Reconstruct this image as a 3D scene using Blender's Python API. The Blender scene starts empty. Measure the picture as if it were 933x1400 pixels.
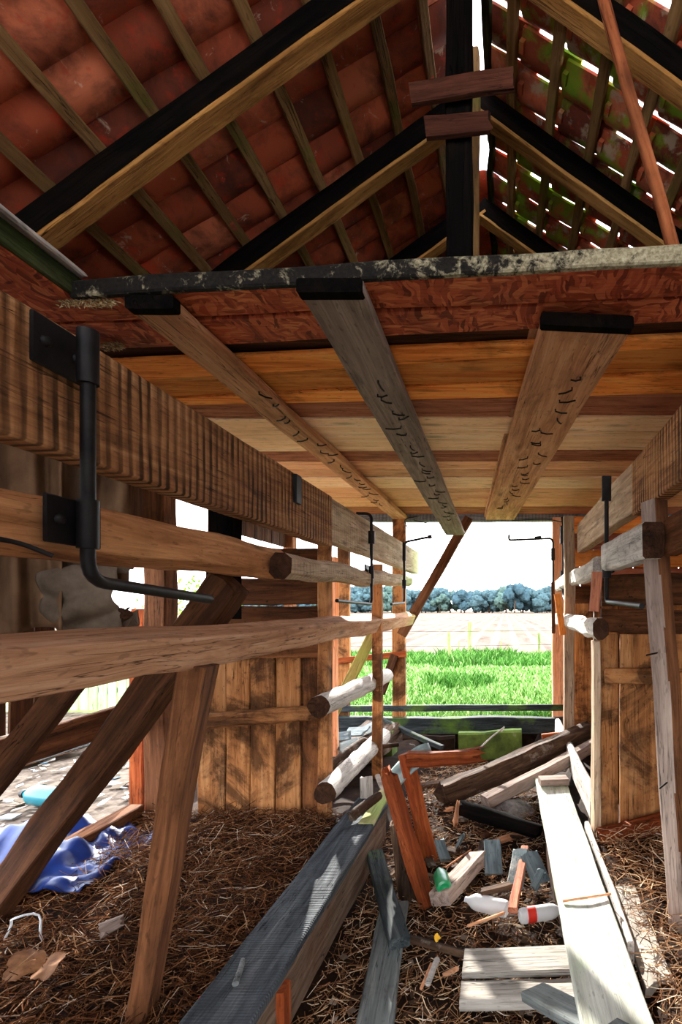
import bpy, math, random
SUN_E, SKY_E, EXPO = 4.4, 2.2, 2.25
from mathutils import Vector, Matrix, noise as mnoise
C = bpy.context.scene.collection
rnd = random.Random(7)
PI = math.pi
FOC, CX, CY, CZ = 700.0, 690.0, 832.0, 1.5          # focal length in px of a 933 wide frame, vanishing point, eye height

def P(px, py, Y):
    """the place at depth Y that the camera sees at (px, py)"""
    return Vector(((px - CX) / FOC * Y, Y, CZ - (py - CY) / FOC * Y))
def G(px, py, z):
    """the place on the level z that the camera sees at (px, py)"""
    return P(px, py, (CZ - z) * FOC / (py - CY))

# ------------------------------------------------------------------ materials
def lin(c):
    return tuple((x / 12.92 if x <= .04045 else ((x + .055) / 1.055) ** 2.4) for x in (v / 255 for v in c)) + (1,)

class NT:
    def __init__(s, name, rough=.85, spec=.25):
        s.m = bpy.data.materials.new(name); s.m.use_nodes = True
        s.t = s.m.node_tree; s.b = s.t.nodes['Principled BSDF']
        s.b.inputs['Roughness'].default_value = rough
        s.b.inputs['Specular IOR Level'].default_value = spec
    def n(s, typ, **kw):
        nd = s.t.nodes.new(typ)
        for k, v in kw.items():
            if k.startswith('i_'):
                key = k[2:].replace('_', ' ')
                nd.inputs[key].default_value = v
            else: setattr(nd, k, v)
        return nd
    def l(s, a, b): s.t.links.new(a, b)
    def coords(s, scale, rand=True):
        tc = s.n('ShaderNodeTexCoord')
        mp = s.n('ShaderNodeMapping'); mp.inputs['Scale'].default_value = scale
        src = tc.outputs['Object']
        if rand:
            oi = s.n('ShaderNodeObjectInfo')
            mu = s.n('ShaderNodeMath', operation='MULTIPLY'); mu.inputs[1].default_value = 37.0
            s.l(oi.outputs['Random'], mu.inputs[0])
            ad = s.n('ShaderNodeVectorMath', operation='ADD')
            s.l(src, ad.inputs[0]); s.l(mu.outputs[0], ad.inputs[1]); src = ad.outputs[0]
        s.l(src, mp.inputs['Vector'])
        return mp.outputs['Vector']
    def noise(s, vec, scale=1., detail=6., rough=.6, dist=0.):
        nd = s.n('ShaderNodeTexNoise'); s.l(vec, nd.inputs['Vector'])
        nd.inputs['Scale'].default_value = scale; nd.inputs['Detail'].default_value = detail
        nd.inputs['Roughness'].default_value = rough; nd.inputs['Distortion'].default_value = dist
        return nd.outputs['Fac']
    def ramp(s, fac, stops, interp='LINEAR'):
        r = s.n('ShaderNodeValToRGB'); r.color_ramp.interpolation = interp
        e = r.color_ramp.elements
        while len(e) < len(stops): e.new(.5)
        for i, (p, c) in enumerate(stops):
            e[i].position = p; e[i].color = c if len(c) == 4 else lin(c)
        s.l(fac, r.inputs['Fac']); return r.outputs['Color']
    def mask(s, fac, lo, hi):
        r = s.n('ShaderNodeMapRange'); r.inputs['From Min'].default_value = lo; r.inputs['From Max'].default_value = hi
        s.l(fac, r.inputs['Value']); return r.outputs['Result']
    def mul(s, a, b):
        m = s.n('ShaderNodeMath', operation='MULTIPLY'); s.l(a, m.inputs[0])
        if isinstance(b, float): m.inputs[1].default_value = b
        else: s.l(b, m.inputs[1])
        return m.outputs[0]
    def mix(s, fac, a, b, mode='MIX'):
        m = s.n('ShaderNodeMix', data_type='RGBA', blend_type=mode)
        if isinstance(fac, float): m.inputs[0].default_value = fac
        else: s.l(fac, m.inputs[0])
        for v, k in ((a, 6), (b, 7)):
            if isinstance(v, tuple): m.inputs[k].default_value = v if len(v) == 4 else lin(v)
            else: s.l(v, m.inputs[k])
        return m.outputs[2]
    def bump(s, fac, strength=.4, dist=.01):
        b = s.n('ShaderNodeBump'); b.inputs['Strength'].default_value = strength; b.inputs['Distance'].default_value = dist
        s.l(fac, b.inputs['Height']); s.l(b.outputs['Normal'], s.b.inputs['Normal'])
    def out(s, col): s.l(col, s.b.inputs['Base Color']); return s.m

MATS = {}
def wood(name, dark, mid, light, stain=.35, stain_col=(38, 26, 18), moss=0., moss_col=(92, 120, 40), white=0., white_col=(205, 200, 190),
         saw=0., rough=.85, vary=.25, grain=1.0, holes=.0, knots=.5, algae=None, spec=.1, sawscale=7.5, blotch=0.):
    """sawn or weathered timber: grain along the object's own x axis, knots, dirt stains, moss, band-saw ridges"""
    t = NT(name, rough, spec)
    v1 = t.coords((1.3 * grain, 16 * grain, 16 * grain)); v2 = t.coords((4, 120, 120)); v3 = t.coords((1, 1, 1))
    g = t.noise(v1, 1., 7, .62, 1.1); f = t.noise(v2, 1., 3, .6)
    col = t.ramp(g, [(.28, dark), (.5, mid), (.72, light)])
    col = t.mix(t.mul(t.mask(f, .5, .78), .5), col, dark)
    ck = t.n('ShaderNodeMath', operation='SUBTRACT'); t.l(t.noise(t.coords((1.1, 34, 34)), 1., 3, .5, .5), ck.inputs[0]); ck.inputs[1].default_value = .5
    ca = t.n('ShaderNodeMath', operation='ABSOLUTE'); t.l(ck.outputs[0], ca.inputs[0])
    crack = t.mul(t.mask(ca.outputs[0], .012, .003), t.mask(t.noise(t.coords((1.5, 3, 3)), 1., 2), .44, .58))
    col = t.mix(t.mul(crack, .8), col, tuple(int(c * .4) for c in dark))
    sp_ = t.noise(t.coords((18, 60, 60)), 1., 2, .5)
    col = t.mix(t.mul(t.mask(sp_, .62, .7), .35), col, tuple(int(c * .5) for c in dark))
    if knots:
        vo = t.n('ShaderNodeTexVoronoi'); t.l(t.coords((2.2, 7, 7)), vo.inputs['Vector']); vo.inputs['Scale'].default_value = 1.
        kd = t.mask(vo.outputs['Distance'], .22, .06)
        col = t.mix(t.mul(kd, knots), col, tuple(int(c * .5) for c in dark))
    if saw:
        w = t.n('ShaderNodeTexWave', wave_type='BANDS', bands_direction='X'); t.l(t.coords((1, .12, .12), False), w.inputs['Vector'])
        w.inputs['Scale'].default_value = sawscale; w.inputs['Distortion'].default_value = 2.4; w.inputs['Detail'].default_value = 3.; w.inputs['Detail Scale'].default_value = 3.
        patch = t.mask(t.noise(v3, 4., 3), .25, .6)
        col = t.mix(t.mul(t.mul(t.mask(w.outputs['Fac'], .55, .15), patch), saw), col, tuple(int(c * .45) for c in dark))
    if stain:
        sn = t.noise(v3, 3.2, 8, .68, .6)
        col = t.mix(t.mul(t.mask(sn, .52, .72), min(1., stain * 2)), col, stain_col)
    if blotch:     # broad dirt and manure marks
        bn = t.noise(v3, 1.5, 9, .7, .8)
        col = t.mix(t.mul(t.mask(bn, .5, .58), blotch), col, (44, 26, 16))
        bl = t.noise(v3, 2.1, 6, .7, .3)
        col = t.mix(t.mul(t.mask(bl, .58, .66), blotch * .6), col, light)
    if holes:
        hn = t.noise(v3, 26., 6, .7)
        col = t.mix(t.mul(t.mask(hn, .6, .68), holes), col, (24, 18, 14))
    if moss:
        mn = t.noise(v3, 2.3, 6, .65)
        col = t.mix(t.mul(t.mask(mn, .56 - moss * .3, .74 - moss * .3), .85), col, moss_col)
    if white:
        wn = t.noise(v3, 2.9, 8, .72, .3)
        col = t.mix(t.mul(t.mask(wn, .62 - white * .35, .74 - white * .35), .9), col, white_col)
    if algae:      # green algae on the weather end of a long rail
        sx = t.n('ShaderNodeSeparateXYZ'); tc_ = t.n('ShaderNodeTexCoord'); t.l(tc_.outputs['Object'], sx.inputs[0])
        col = t.mix(t.mul(t.mask(sx.outputs[0], algae[0], algae[1]), .6), col, (138, 166, 84))
    if vary:
        oi = t.n('ShaderNodeObjectInfo'); mr = t.n('ShaderNodeMapRange')
        t.l(oi.outputs['Random'], mr.inputs['Value']); mr.inputs['To Min'].default_value = 1 - vary; mr.inputs['To Max'].default_value = 1 + vary * .7
        hs = t.n('ShaderNodeHueSaturation'); t.l(mr.outputs[0], hs.inputs['Value']); t.l(col, hs.inputs['Color']); col = hs.outputs['Color']
    bm_ = t.n('ShaderNodeMath', operation='ADD'); t.l(g, bm_.inputs[0]); t.l(t.mul(f, .5), bm_.inputs[1]); h = bm_.outputs[0]
    if saw:
        b2 = t.n('ShaderNodeMath', operation='ADD'); t.l(h, b2.inputs[0]); t.l(t.mul(w.outputs['Fac'], 1.5 * saw), b2.inputs[1]); h = b2.outputs[0]
    h3 = t.n('ShaderNodeMath', operation='SUBTRACT'); t.l(h, h3.inputs[0]); t.l(t.mul(crack, 1.2), h3.inputs[1])
    t.bump(h3.outputs[0], .7, .007)
    MATS[name] = t.out(col); return MATS[name]

def plain(name, c1, c2, scale=8., rough=.6, metal=0., spec=.3, bump=.2, c3=None):
    t = NT(name, rough, spec); t.b.inputs['Metallic'].default_value = metal
    v = t.coords((1, 1, 1)); f = t.noise(v, scale, 7, .65)
    st = [(.35, c1), (.65, c2)] + ([(.74, c3)] if c3 else [])
    t.bump(f, bump, .006); MATS[name] = t.out(t.ramp(f, st)); return MATS[name]

# ------------------------------------------------------------------ objects
MX = {}
def link(name, verts, faces, mat, parent=None, M=None, smooth=40):
    me = bpy.data.meshes.new(name); me.from_pydata([tuple(v) for v in verts], [], faces); me.update()
    if smooth is not None:
        me.polygons.foreach_set('use_smooth', [True] * len(me.polygons))
        if smooth < 180: me.set_sharp_from_angle(angle=math.radians(smooth))
    o = bpy.data.objects.new(name, me); C.objects.link(o)
    for m in (mat if isinstance(mat, (list, tuple)) else [mat]): me.materials.append(m)
    M = M or Matrix.Identity(4)
    o.matrix_world = M; MX[o.name] = M.copy()
    if parent: setpar(o, parent)
    return o
def setpar(o, p):
    o.parent = p; o.matrix_parent_inverse = MX[p.name].inverted()
def tag(o, label=None, cat=None, group=None, kind=None):
    if label: o['label'] = label
    if cat: o['category'] = cat
    if group: o['group'] = group
    if kind: o['kind'] = kind
    return o
def empty(name, loc, label=None, cat=None, group=None, kind=None, rot=None):
    o = bpy.data.objects.new(name, None); C.objects.link(o); o.empty_display_size = .1
    M = Matrix.Translation(Vector(loc)) @ (rot.to_4x4() if rot else Matrix.Identity(4))
    o.matrix_world = M; MX[o.name] = M
    return tag(o, label, cat, group, kind)
def copy_tree(o, parent=None):
    c = o.copy(); C.objects.link(c); MX[c.name] = MX[o.name].copy()
    if parent: c.parent = parent; c.matrix_parent_inverse = o.matrix_parent_inverse.copy()
    for ch in list(o.children): copy_tree(ch, c)
    return c

def frame(a, b, up=(0, 0, 1)):
    x = (b - a).normalized(); up = Vector(up)
    if abs(x.dot(up)) > .97: up = Vector((0, 1, 0)) if abs(x.y) < .9 else Vector((1, 0, 0))
    y = up.cross(x).normalized(); z = x.cross(y)
    M = Matrix((x, y, z)).transposed().to_4x4(); M.translation = (a + b) / 2
    return M

def beam(name, a, b, w, h, mat, parent=None, up=(0, 0, 1), wob=.004, bev=.006, jag=0., seg=None, bow=0., taper=0., jag2=None, wane=0.):
    """a piece of timber from a to b: w across (local y), h along up (local z); slightly uneven, eased edges, optional broken ends"""
    a, b = Vector(a), Vector(b); L = (b - a).length; M = frame(a, b, up)
    n = seg or max(3, min(26, int(L / .12)))
    bev = min(bev, w * .3, h * .3)
    W, H = w / 2, h / 2
    ky, kz = (2 if w > .15 else 1), (2 if h > .15 else 1)
    prof = []
    def edge(p, q, k):
        for i in range(1, k + 1): prof.append(((p[0] + (q[0] - p[0]) * i / (k + 1)), (p[1] + (q[1] - p[1]) * i / (k + 1))))
    cs = [((-W + bev, -H), (W - bev, -H)), ((W, -H + bev), (W, H - bev)), ((W - bev, H), (-W + bev, H)), ((-W, H - bev), (-W, -H + bev))]
    for i, (p, q) in enumerate(cs):
        prof.append(p); edge(p, q, ky if i % 2 == 0 else kz); prof.append(q)
    k = len(prof); seed = rnd.random() * 100
    vs, fs = [], []
    jag2 = jag if jag2 is None else jag2
    ends = ([jag * rnd.random() for _ in prof], [jag2 * rnd.random() for _ in prof])
    for i in range(n + 1):
        t = i / n; x = (t - .5) * L
        cy = (mnoise.noise((x * 1.5 + seed, 3.1, 0)) * wob * 2.2); cz = (mnoise.noise((x * 1.5 + seed, 9.7, 0)) * wob * 2.2) + bow * 4 * t * (1 - t)
        s = 1 - taper * t
        for j, (py, pz) in enumerate(prof):
            d = mnoise.noise((x * 5 + seed, py * 9, pz * 9)) * wob
            d2 = mnoise.noise((x * 5, py * 9 + seed, pz * 9)) * wob
            xx = x
            if i == 0: xx += ends[0][j]
            if i == n: xx -= ends[1][j]
            q = 1 - wane * max(0, mnoise.noise((x * 2.2 + seed, py * 40, pz * 40)))
            vs.append((xx, (py * s + d) * q + cy, (pz * s + d2) * q + cz))
    for i in range(n):
        for j in range(k):
            j2 = (j + 1) % k
            fs.append((i * k + j, (i + 1) * k + j, (i + 1) * k + j2, i * k + j2))
    fs.append(tuple(reversed([j for j in range(k)][::-1])))
    fs.append(tuple([n * k + j for j in range(k)][::-1]))
    fs = [tuple(reversed(f)) for f in fs]
    return link(name, vs, fs, mat, parent, M, smooth=30)

def log(name, a, b, r0, r1, mat, parent=None, wob=.08, seg=None, res=14, bend=0., end_mat=None, jag=0.):
    a, b = Vector(a), Vector(b); L = (b - a).length; M = frame(a, b)
    n = seg or max(4, min(40, int(L / .06))); seed = rnd.random() * 50
    vs, fs = [], []
    je = [jag * rnd.random() for _ in range(res)]
    for i in range(n + 1):
        t = i / n; x = (t - .5) * L; r = r0 + (r1 - r0) * t
        cy = mnoise.noise((x * 2 + seed, 0, 5)) * bend; cz = mnoise.noise((x * 2 + seed, 7, 5)) * bend
        for j in range(res):
            th = 2 * PI * j / res
            rr = r * (1 + wob * mnoise.noise((x * 6 + seed, math.cos(th) * 1.4, math.sin(th) * 1.4)) * 1.6)
            xx = x - (je[j] if i == n else 0) + (je[(j * 5) % res] if i == 0 else 0)
            vs.append((xx, math.cos(th) * rr + cy, math.sin(th) * rr + cz))
    for i in range(n):
        for j in range(res):
            j2 = (j + 1) % res; fs.append((i * res + j, i * res + j2, (i + 1) * res + j2, (i + 1) * res + j))
    fs.append(tuple(range(res))[::-1]); fs.append(tuple(n * res + j for j in range(res)))
    o = link(name, vs, fs, [mat] + ([end_mat] if end_mat else []), parent, M, smooth=50)
    if end_mat: o.data.polygons[-1].material_index = 1; o.data.polygons[-2].material_index = 1
    return o

def tube_geo(pts, r, res=8, rnd_corner=0., r_end=None):
    pts = [Vector(p) for p in pts]
    if rnd_corner:
        q = [pts[0]]
        for i in range(1, len(pts) - 1):
            p0, p1, p2 = pts[i - 1], pts[i], pts[i + 1]
            d1 = (p0 - p1); d2 = (p2 - p1); c = min(rnd_corner, d1.length * .45, d2.length * .45)
            A = p1 + d1.normalized() * c; B = p1 + d2.normalized() * c
            for k in range(6):
                t = k / 5; q.append((1 - t) ** 2 * A + 2 * t * (1 - t) * p1 + t * t * B)
        q.append(pts[-1]); pts = q
    vs, fs = [], []; n = len(pts)
    t0 = (pts[1] - pts[0]).normalized(); u = t0.orthogonal().normalized()
    for i, p in enumerate(pts):
        t = (pts[min(i + 1, n - 1)] - pts[max(i - 1, 0)]).normalized()
        u = (u - t * u.dot(t)).normalized(); v = t.cross(u)
        rr = r if r_end is None else r + (r_end - r) * i / (n - 1)
        for j in range(res):
            th = 2 * PI * j / res; vs.append(p + (u * math.cos(th) + v * math.sin(th)) * rr)
    for i in range(n - 1):
        for j in range(res):
            j2 = (j + 1) % res; fs.append((i * res + j, i * res + j2, (i + 1) * res + j2, (i + 1) * res + j))
    fs.append(tuple(range(res))[::-1]); fs.append(tuple((n - 1) * res + j for j in range(res)))
    return vs, fs
def tube(name, pts, r, mat, parent=None, res=8, corner=0., r_end=None):
    """swept rod; the object's origin sits at the first point"""
    o0 = Vector(pts[0]); vs, fs = tube_geo([Vector(p) - o0 for p in pts], r, res, corner, r_end)
    return link(name, vs, fs, mat, parent, Matrix.Translation(o0), smooth=60)
def lathe(name, prof, mat, M, parent=None, res=24, cap=True):
    """prof: (x along the axis, radius)"""
    vs, fs = [], []
    for x, r in prof:
        for j in range(res):
            th = 2 * PI * j / res; vs.append((x, math.cos(th) * r, math.sin(th) * r))
    n = len(prof)
    for i in range(n - 1):
        for j in range(res):
            j2 = (j + 1) % res; fs.append((i * res + j, i * res + j2, (i + 1) * res + j2, (i + 1) * res + j))
    if cap: fs.append(tuple(range(res))[::-1]); fs.append(tuple((n - 1) * res + j for j in range(res)))
    return link(name, vs, fs, mat, parent, M, smooth=50)
def sheet(name, fn, nu, nv, mat, thick=.006, parent=None, origin=(0, 0, 0), kind=None, smooth=180):
    """a cloth or film: fn(u, v) -> point, given a real thickness"""
    og = Vector(origin); top = [[Vector(fn(i / nu, j / nv)) - og for j in range(nv + 1)] for i in range(nu + 1)]
    vs = [p for r_ in top for p in r_]; fs = []
    for i in range(nu):
        for j in range(nv):
            a = i * (nv + 1) + j; fs.append((a, a + 1, a + nv + 2, a + nv + 1))
    o = link(name, vs, fs, mat, parent, Matrix.Translation(og), smooth=smooth)
    s = o.modifiers.new('thickness', 'SOLIDIFY'); s.thickness = thick; s.offset = 0
    return o
def second_face(o, mat, test):
    o.data.materials.append(mat)
    for f in o.data.polygons:
        if test(f.normal): f.material_index = 1
ORD = ['first', 'second', 'third', 'fourth', 'fifth', 'sixth', 'seventh', 'eighth', 'ninth', 'tenth', 'eleventh', 'twelfth', 'thirteenth', 'fourteenth']
# ------------------------------------------------------------------ the materials of the place
w_rail = wood('brown_rail_wood', (112, 72, 44), (172, 118, 76), (206, 152, 104), stain=.15, knots=1.)
w_saw = wood('band_sawn_wood', (116, 76, 48), (176, 122, 80), (208, 156, 108), saw=.9, stain=.22)
w_pale = wood('pale_grey_wood', (132, 106, 84), (184, 156, 128), (214, 192, 166), stain=.15, stain_col=(96, 78, 62))
w_palerail = wood('pale_rail_wood', (134, 108, 84), (186, 160, 132), (216, 196, 168), stain=.15, algae=(.9, 1.7), saw=.25, vary=.05)
w_lowrail = wood('warm_pale_rail_wood', (142, 98, 70), (190, 142, 108), (216, 178, 146), stain=.12, stain_col=(96, 66, 50), algae=(2.2, 2.9), vary=.04)
w_greenlit = wood('green_lit_tone_wood', (128, 112, 80), (178, 164, 122), (208, 198, 156), stain=.1, moss=.5, moss_col=(150, 178, 90))  # green-white light put into the colour of the board end
w_dark = wood('dark_old_wood', (40, 25, 16), (74, 46, 29), (104, 68, 42), stain=.3)
w_darkpost = wood('brown_post_wood', (62, 38, 24), (108, 68, 42), (142, 94, 60), stain=.25)
w_black = wood('shade_black_and_charred_wood', (7, 6, 6), (14, 12, 11), (26, 20, 17), stain=.2, knots=0, spec=.02, rough=.95, vary=.1)  # near-black paints shade on rafter sides and plank ends; also the charred log
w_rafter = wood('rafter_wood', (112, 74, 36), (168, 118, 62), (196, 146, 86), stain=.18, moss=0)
w_batten = wood('batten_wood', (104, 76, 46), (150, 114, 72), (178, 140, 94), stain=.15, moss=.08, moss_col=(110, 116, 50))
w_orange = wood('orange_board', (196, 98, 36), (240, 146, 68), (248, 176, 100), stain=.22, stain_col=(70, 34, 14), vary=.32)
w_cream = wood('cream_board', (234, 178, 132), (252, 206, 164), (255, 222, 190), stain=.06, vary=.14, grain=.7)
w_tan = wood('tan_board', (212, 142, 100), (244, 178, 134), (250, 200, 162), stain=.12, vary=.22)
w_redbrown = wood('red_brown_board', (120, 66, 46), (168, 100, 74), (192, 126, 96), stain=.2, vary=.1)
w_plank = wood('brown_plank', (150, 98, 68), (200, 142, 104), (222, 172, 134), stain=.18, stain_col=(70, 58, 52))
w_greyplank = wood('grey_plank', (108, 90, 80), (156, 136, 124), (188, 168, 154), stain=.15, stain_col=(70, 60, 50))
w_panel = wood('stained_stall_board', (128, 80, 44), (176, 118, 70), (202, 148, 98), stain=.85, stain_col=(60, 36, 22), holes=.6, vary=.22, blotch=.75)
w_paneldark = wood('dark_stall_board', (78, 46, 26), (122, 76, 44), (152, 100, 60), stain=.6, stain_col=(36, 22, 14), holes=.6, vary=.2, blotch=.7)
w_bark = wood('rough_dark_board', (46, 27, 16), (84, 50, 28), (116, 74, 44), stain=.7, stain_col=(34, 20, 12), holes=.9, vary=.15)
w_grey = wood('grey_weathered_wood', (74, 76, 78), (118, 120, 120), (156, 156, 152), stain=.2, stain_col=(52, 52, 54), vary=.15, saw=.35)
w_slateplank = wood('slate_grey_plank', (40, 44, 48), (72, 77, 82), (104, 108, 110), stain=.2, stain_col=(36, 36, 38), vary=.05, saw=.45, sawscale=22.)
w_curb = wood('weathered_curb_board', (74, 58, 46), (120, 98, 80), (152, 130, 110), stain=.3, stain_col=(96, 50, 28), vary=.1)
w_white = wood('bleached_plank', (150, 150, 138), (196, 198, 184), (222, 222, 214), stain=.12, moss=.14, moss_col=(170, 186, 150), stain_col=(110, 108, 96), vary=.06)
w_bleach = wood('bleached_rail', (150, 140, 130), (200, 192, 182), (226, 220, 212), stain=.25, stain_col=(60, 54, 50), vary=.08, holes=.85)
w_birch = wood('bleached_log_bark', (140, 134, 128), (188, 182, 174), (214, 210, 204), stain=.18, stain_col=(88, 76, 66), vary=.06, holes=.25)
w_green = wood('greenish_brace_wood', (104, 92, 44), (146, 132, 74), (170, 158, 98), stain=.1, moss=.3, moss_col=(140, 146, 68), vary=.1)
w_broken = wood('broken_orange_timber', (80, 34, 15), (136, 64, 30), (172, 96, 52), stain=.3, stain_col=(58, 26, 14), vary=.15)
w_slate = wood('blue_grey_slat', (72, 84, 88), (108, 122, 126), (140, 150, 150), stain=.25, stain_col=(46, 48, 50), vary=.15, white=.05)
w_rot = wood('rotten_dark_timber', (38, 28, 22), (76, 56, 42), (116, 92, 70), stain=.5, stain_col=(24, 18, 15), vary=.2, white=.1, white_col=(150, 140, 128))
w_sill = wood('grey_black_sill_wood', (26, 30, 32), (52, 58, 60), (84, 88, 88), stain=.3, stain_col=(22, 22, 22), moss=.1)
w_pole = wood('knotty_pole', (120, 62, 36), (168, 98, 60), (192, 124, 82), stain=.2, knots=.9, vary=.05)
w_endgrain = wood('dark_cut_end', (40, 26, 18), (66, 42, 28), (88, 58, 40), stain=.4, vary=.1)
w_lichengreen = wood('green_lichen_edge', (24, 26, 14), (44, 52, 22), (84, 88, 58), stain=.5, stain_col=(18, 16, 12), moss=.02, moss_col=(52, 84, 20), vary=0.)
w_outfence = wood('pale_green_fence_wood', (132, 146, 104), (172, 186, 142), (196, 206, 168), stain=.1, moss=.3, moss_col=(150, 178, 120))
w_fencepost = wood('grey_green_post_wood', (86, 92, 56), (124, 130, 84), (150, 154, 110), stain=.1, moss=.2)

w_greyflat = wood('grey_floor_board', (70, 74, 74), (112, 118, 116), (148, 152, 148), stain=.2, stain_col=(48, 46, 42), vary=.1)
def lichen():
    t = NT('lichen_edge', .95); v = t.coords((1, 1, 1), False)
    n1 = t.noise(v, 16., 8, .75, .4); n2 = t.noise(v, 60., 4, .7)
    col = t.ramp(n2, [(.35, (14, 12, 11)), (.65, (34, 29, 24))])
    lc = t.ramp(n2, [(.3, (96, 88, 66)), (.5, (150, 140, 112)), (.7, (188, 178, 150))])
    sx = t.n('ShaderNodeSeparateXYZ'); t.l(v, sx.inputs[0]); grow = t.mask(sx.outputs[0], -.75, .25)
    ad = t.n('ShaderNodeMath', operation='ADD'); t.l(n1, ad.inputs[0]); t.l(t.mul(grow, .2), ad.inputs[1])
    col = t.mix(t.mask(ad.outputs[0], .54, .64), col, lc); t.bump(n1, .6, .01); return t.out(col)
w_lichen = lichen()
w_crossboard = wood('pale_grey_cross_board', (118, 112, 104), (162, 156, 146), (194, 188, 178), stain=.25, stain_col=(96, 88, 78), vary=.06)
w_cleat = wood('dark_cleat_wood', (46, 24, 17), (76, 42, 30), (100, 58, 44), stain=.3)
w_mould = wood('mould_spotted_rail', (150, 142, 134), (204, 198, 190), (226, 222, 216), stain=.4, stain_col=(60, 58, 56), vary=.05, holes=.95, blotch=.0)
def osb():
    t = NT('chip_board', .8)
    v = t.coords((1, 1, 1))
    ns = t.n('ShaderNodeTexNoise'); t.l(v, ns.inputs['Vector']); ns.inputs['Scale'].default_value = 5.; ns.inputs['Detail'].default_value = 2.
    mx = t.n('ShaderNodeMix', data_type='VECTOR'); mx.inputs[0].default_value = .12; t.l(v, mx.inputs[4]); t.l(ns.outputs['Color'], mx.inputs[5])
    cols = []
    for sc in ((13, 74, 40), (74, 15, 40), (22, 24, 30)):
        mp = t.n('ShaderNodeMapping'); mp.inputs['Scale'].default_value = sc; mp.inputs['Rotation'].default_value = (0, 0, .5 if sc[0] == 22 else .15)
        t.l(mx.outputs[1], mp.inputs['Vector'])
        vo = t.n('ShaderNodeTexVoronoi'); t.l(mp.outputs[0], vo.inputs['Vector']); vo.inputs['Scale'].default_value = 1.
        cols.append((vo.outputs['Color'], vo.outputs['Distance']))
    se = t.n('ShaderNodeSeparateColor'); t.l(cols[0][0], se.inputs[0])
    sf = t.n('ShaderNodeSeparateColor'); t.l(cols[1][0], sf.inputs[0])
    pick = t.noise(v, 7., 2)
    c0 = t.ramp(se.outputs[0], [(0., (126, 50, 28)), (.5, (182, 84, 50)), (1., (216, 124, 78))])
    c1 = t.ramp(sf.outputs[1], [(0., (110, 42, 26)), (.5, (170, 74, 44)), (1., (206, 110, 70))])
    col = t.mix(t.mask(pick, .48, .52), c0, c1)
    fib = t.noise(t.coords((10, 90, 90)), 1., 4)
    col = t.mix(t.mul(t.mask(fib, .5, .75), .5), col, (70, 28, 16))
    col = t.mix(t.mul(t.mask(t.noise(v, 2.2, 6), .55, .75), .6), col, (52, 26, 18))
    t.bump(cols[0][1], .5, .006)
    return t.out(col)
m_osb = osb()
def osb2():
    m = m_osb.copy(); m.name = 'yellow_chip_board'
    for nd in m.node_tree.nodes:
        if nd.type == 'VALTORGB':
            for e, c in zip(nd.color_ramp.elements, ((120, 66, 20), (196, 122, 44), (226, 156, 70))): e.color = lin(c)
    return m
m_osb2 = osb2()

def tile_mat(name, green):
    t = NT(name, .75)
    at = t.n('ShaderNodeAttribute', attribute_name='tint')
    v = t.coords((1, 1, 1), False)
    n1 = t.noise(v, 6., 7, .65, .4)
    base = t.ramp(at.outputs['Fac'], [(0., (112, 54, 38)), (.45, (168, 80, 54)), (.8, (196, 94, 60)), (1., (214, 122, 86))])
    col = t.mix(t.mul(t.mask(n1, .45, .66), .75), base, (72, 42, 36))
    n2 = t.noise(v, 10., 8, .7, 1.)
    col = t.mix(t.mul(t.mask(n2, .62, .68), .55), col, (222, 198, 174))
    n3 = t.noise(v, 14., 3)
    col = t.mix(t.mul(t.mask(n3, .58, .7), .6), col, (196, 60, 36))
    if green:
        n4 = t.noise(v, 4.2, 6, .6, .3)
        col = t.mix(t.mul(t.mask(n4, .5, .6), .8), col, (122, 170, 40))
        n5 = t.noise(v, 7.7, 5)
        col = t.mix(t.mul(t.mask(n5, .56, .64), .7), col, (190, 172, 146))
    t.bump(n1, .4, .008)
    return t.out(col)
m_tile_l = tile_mat('soot_red_clay', False); m_tile_r = tile_mat('mossy_red_clay', True)

m_iron = plain('black_iron', (20, 19, 20), (40, 36, 36), 14., .55, .6, .4)
m_nail = plain('rusty_black_nail', (16, 13, 12), (34, 24, 20), 30., .6, .5)
m_soil = plain('straw_dirt', (20, 13, 9), (50, 33, 22), 9., .95, 0, .1, .8, (70, 50, 35))
m_outsoil = plain('pale_dry_dirt', (56, 46, 37), (108, 95, 83), 9., .95, 0, .1, .7, (150, 140, 128))
m_concrete = plain('mossy_concrete', (58, 74, 34), (106, 128, 58), 5., .9, 0, .2, .6, (150, 150, 132))
m_canvas = plain('brown_canvas', (88, 64, 46), (128, 98, 72), 3.5, .9, 0, .1, .5)
m_cloth = plain('grey_brown_cloth', (78, 66, 54), (130, 114, 98), 4., .9, 0, .1, .5)
m_bluetarp = plain('blue_plastic_sheet', (8, 28, 78), (16, 48, 116), 5., .4, 0, .5, .3)
m_greycloth = plain('grey_green_sheet', (96, 112, 112), (140, 156, 152), 6., .8)
m_leaf = plain('dry_brown_leaf', (96, 58, 32), (150, 104, 66), 20., .8)
m_yellowleaf = plain('yellow_leaf', (206, 150, 30), (230, 180, 50), 20., .7)
m_red = plain('red_wrap', (196, 40, 30), (220, 58, 40), 5., .4)
m_teal = plain('teal_plastic', (16, 92, 104), (28, 118, 128), 3., .3, 0, .5, .05)
m_greenp = plain('green_plastic', (20, 120, 72), (36, 160, 96), 3., .35, 0, .5, .05)
m_blackp = plain('black_plastic', (20, 20, 22), (34, 34, 36), 5., .4)
m_stone = plain('pale_stone', (120, 112, 102), (176, 168, 156), 7., .9)
m_ash = plain('grey_ash', (110, 108, 106), (168, 164, 160), 22., .95, 0, .1, .9)
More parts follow.
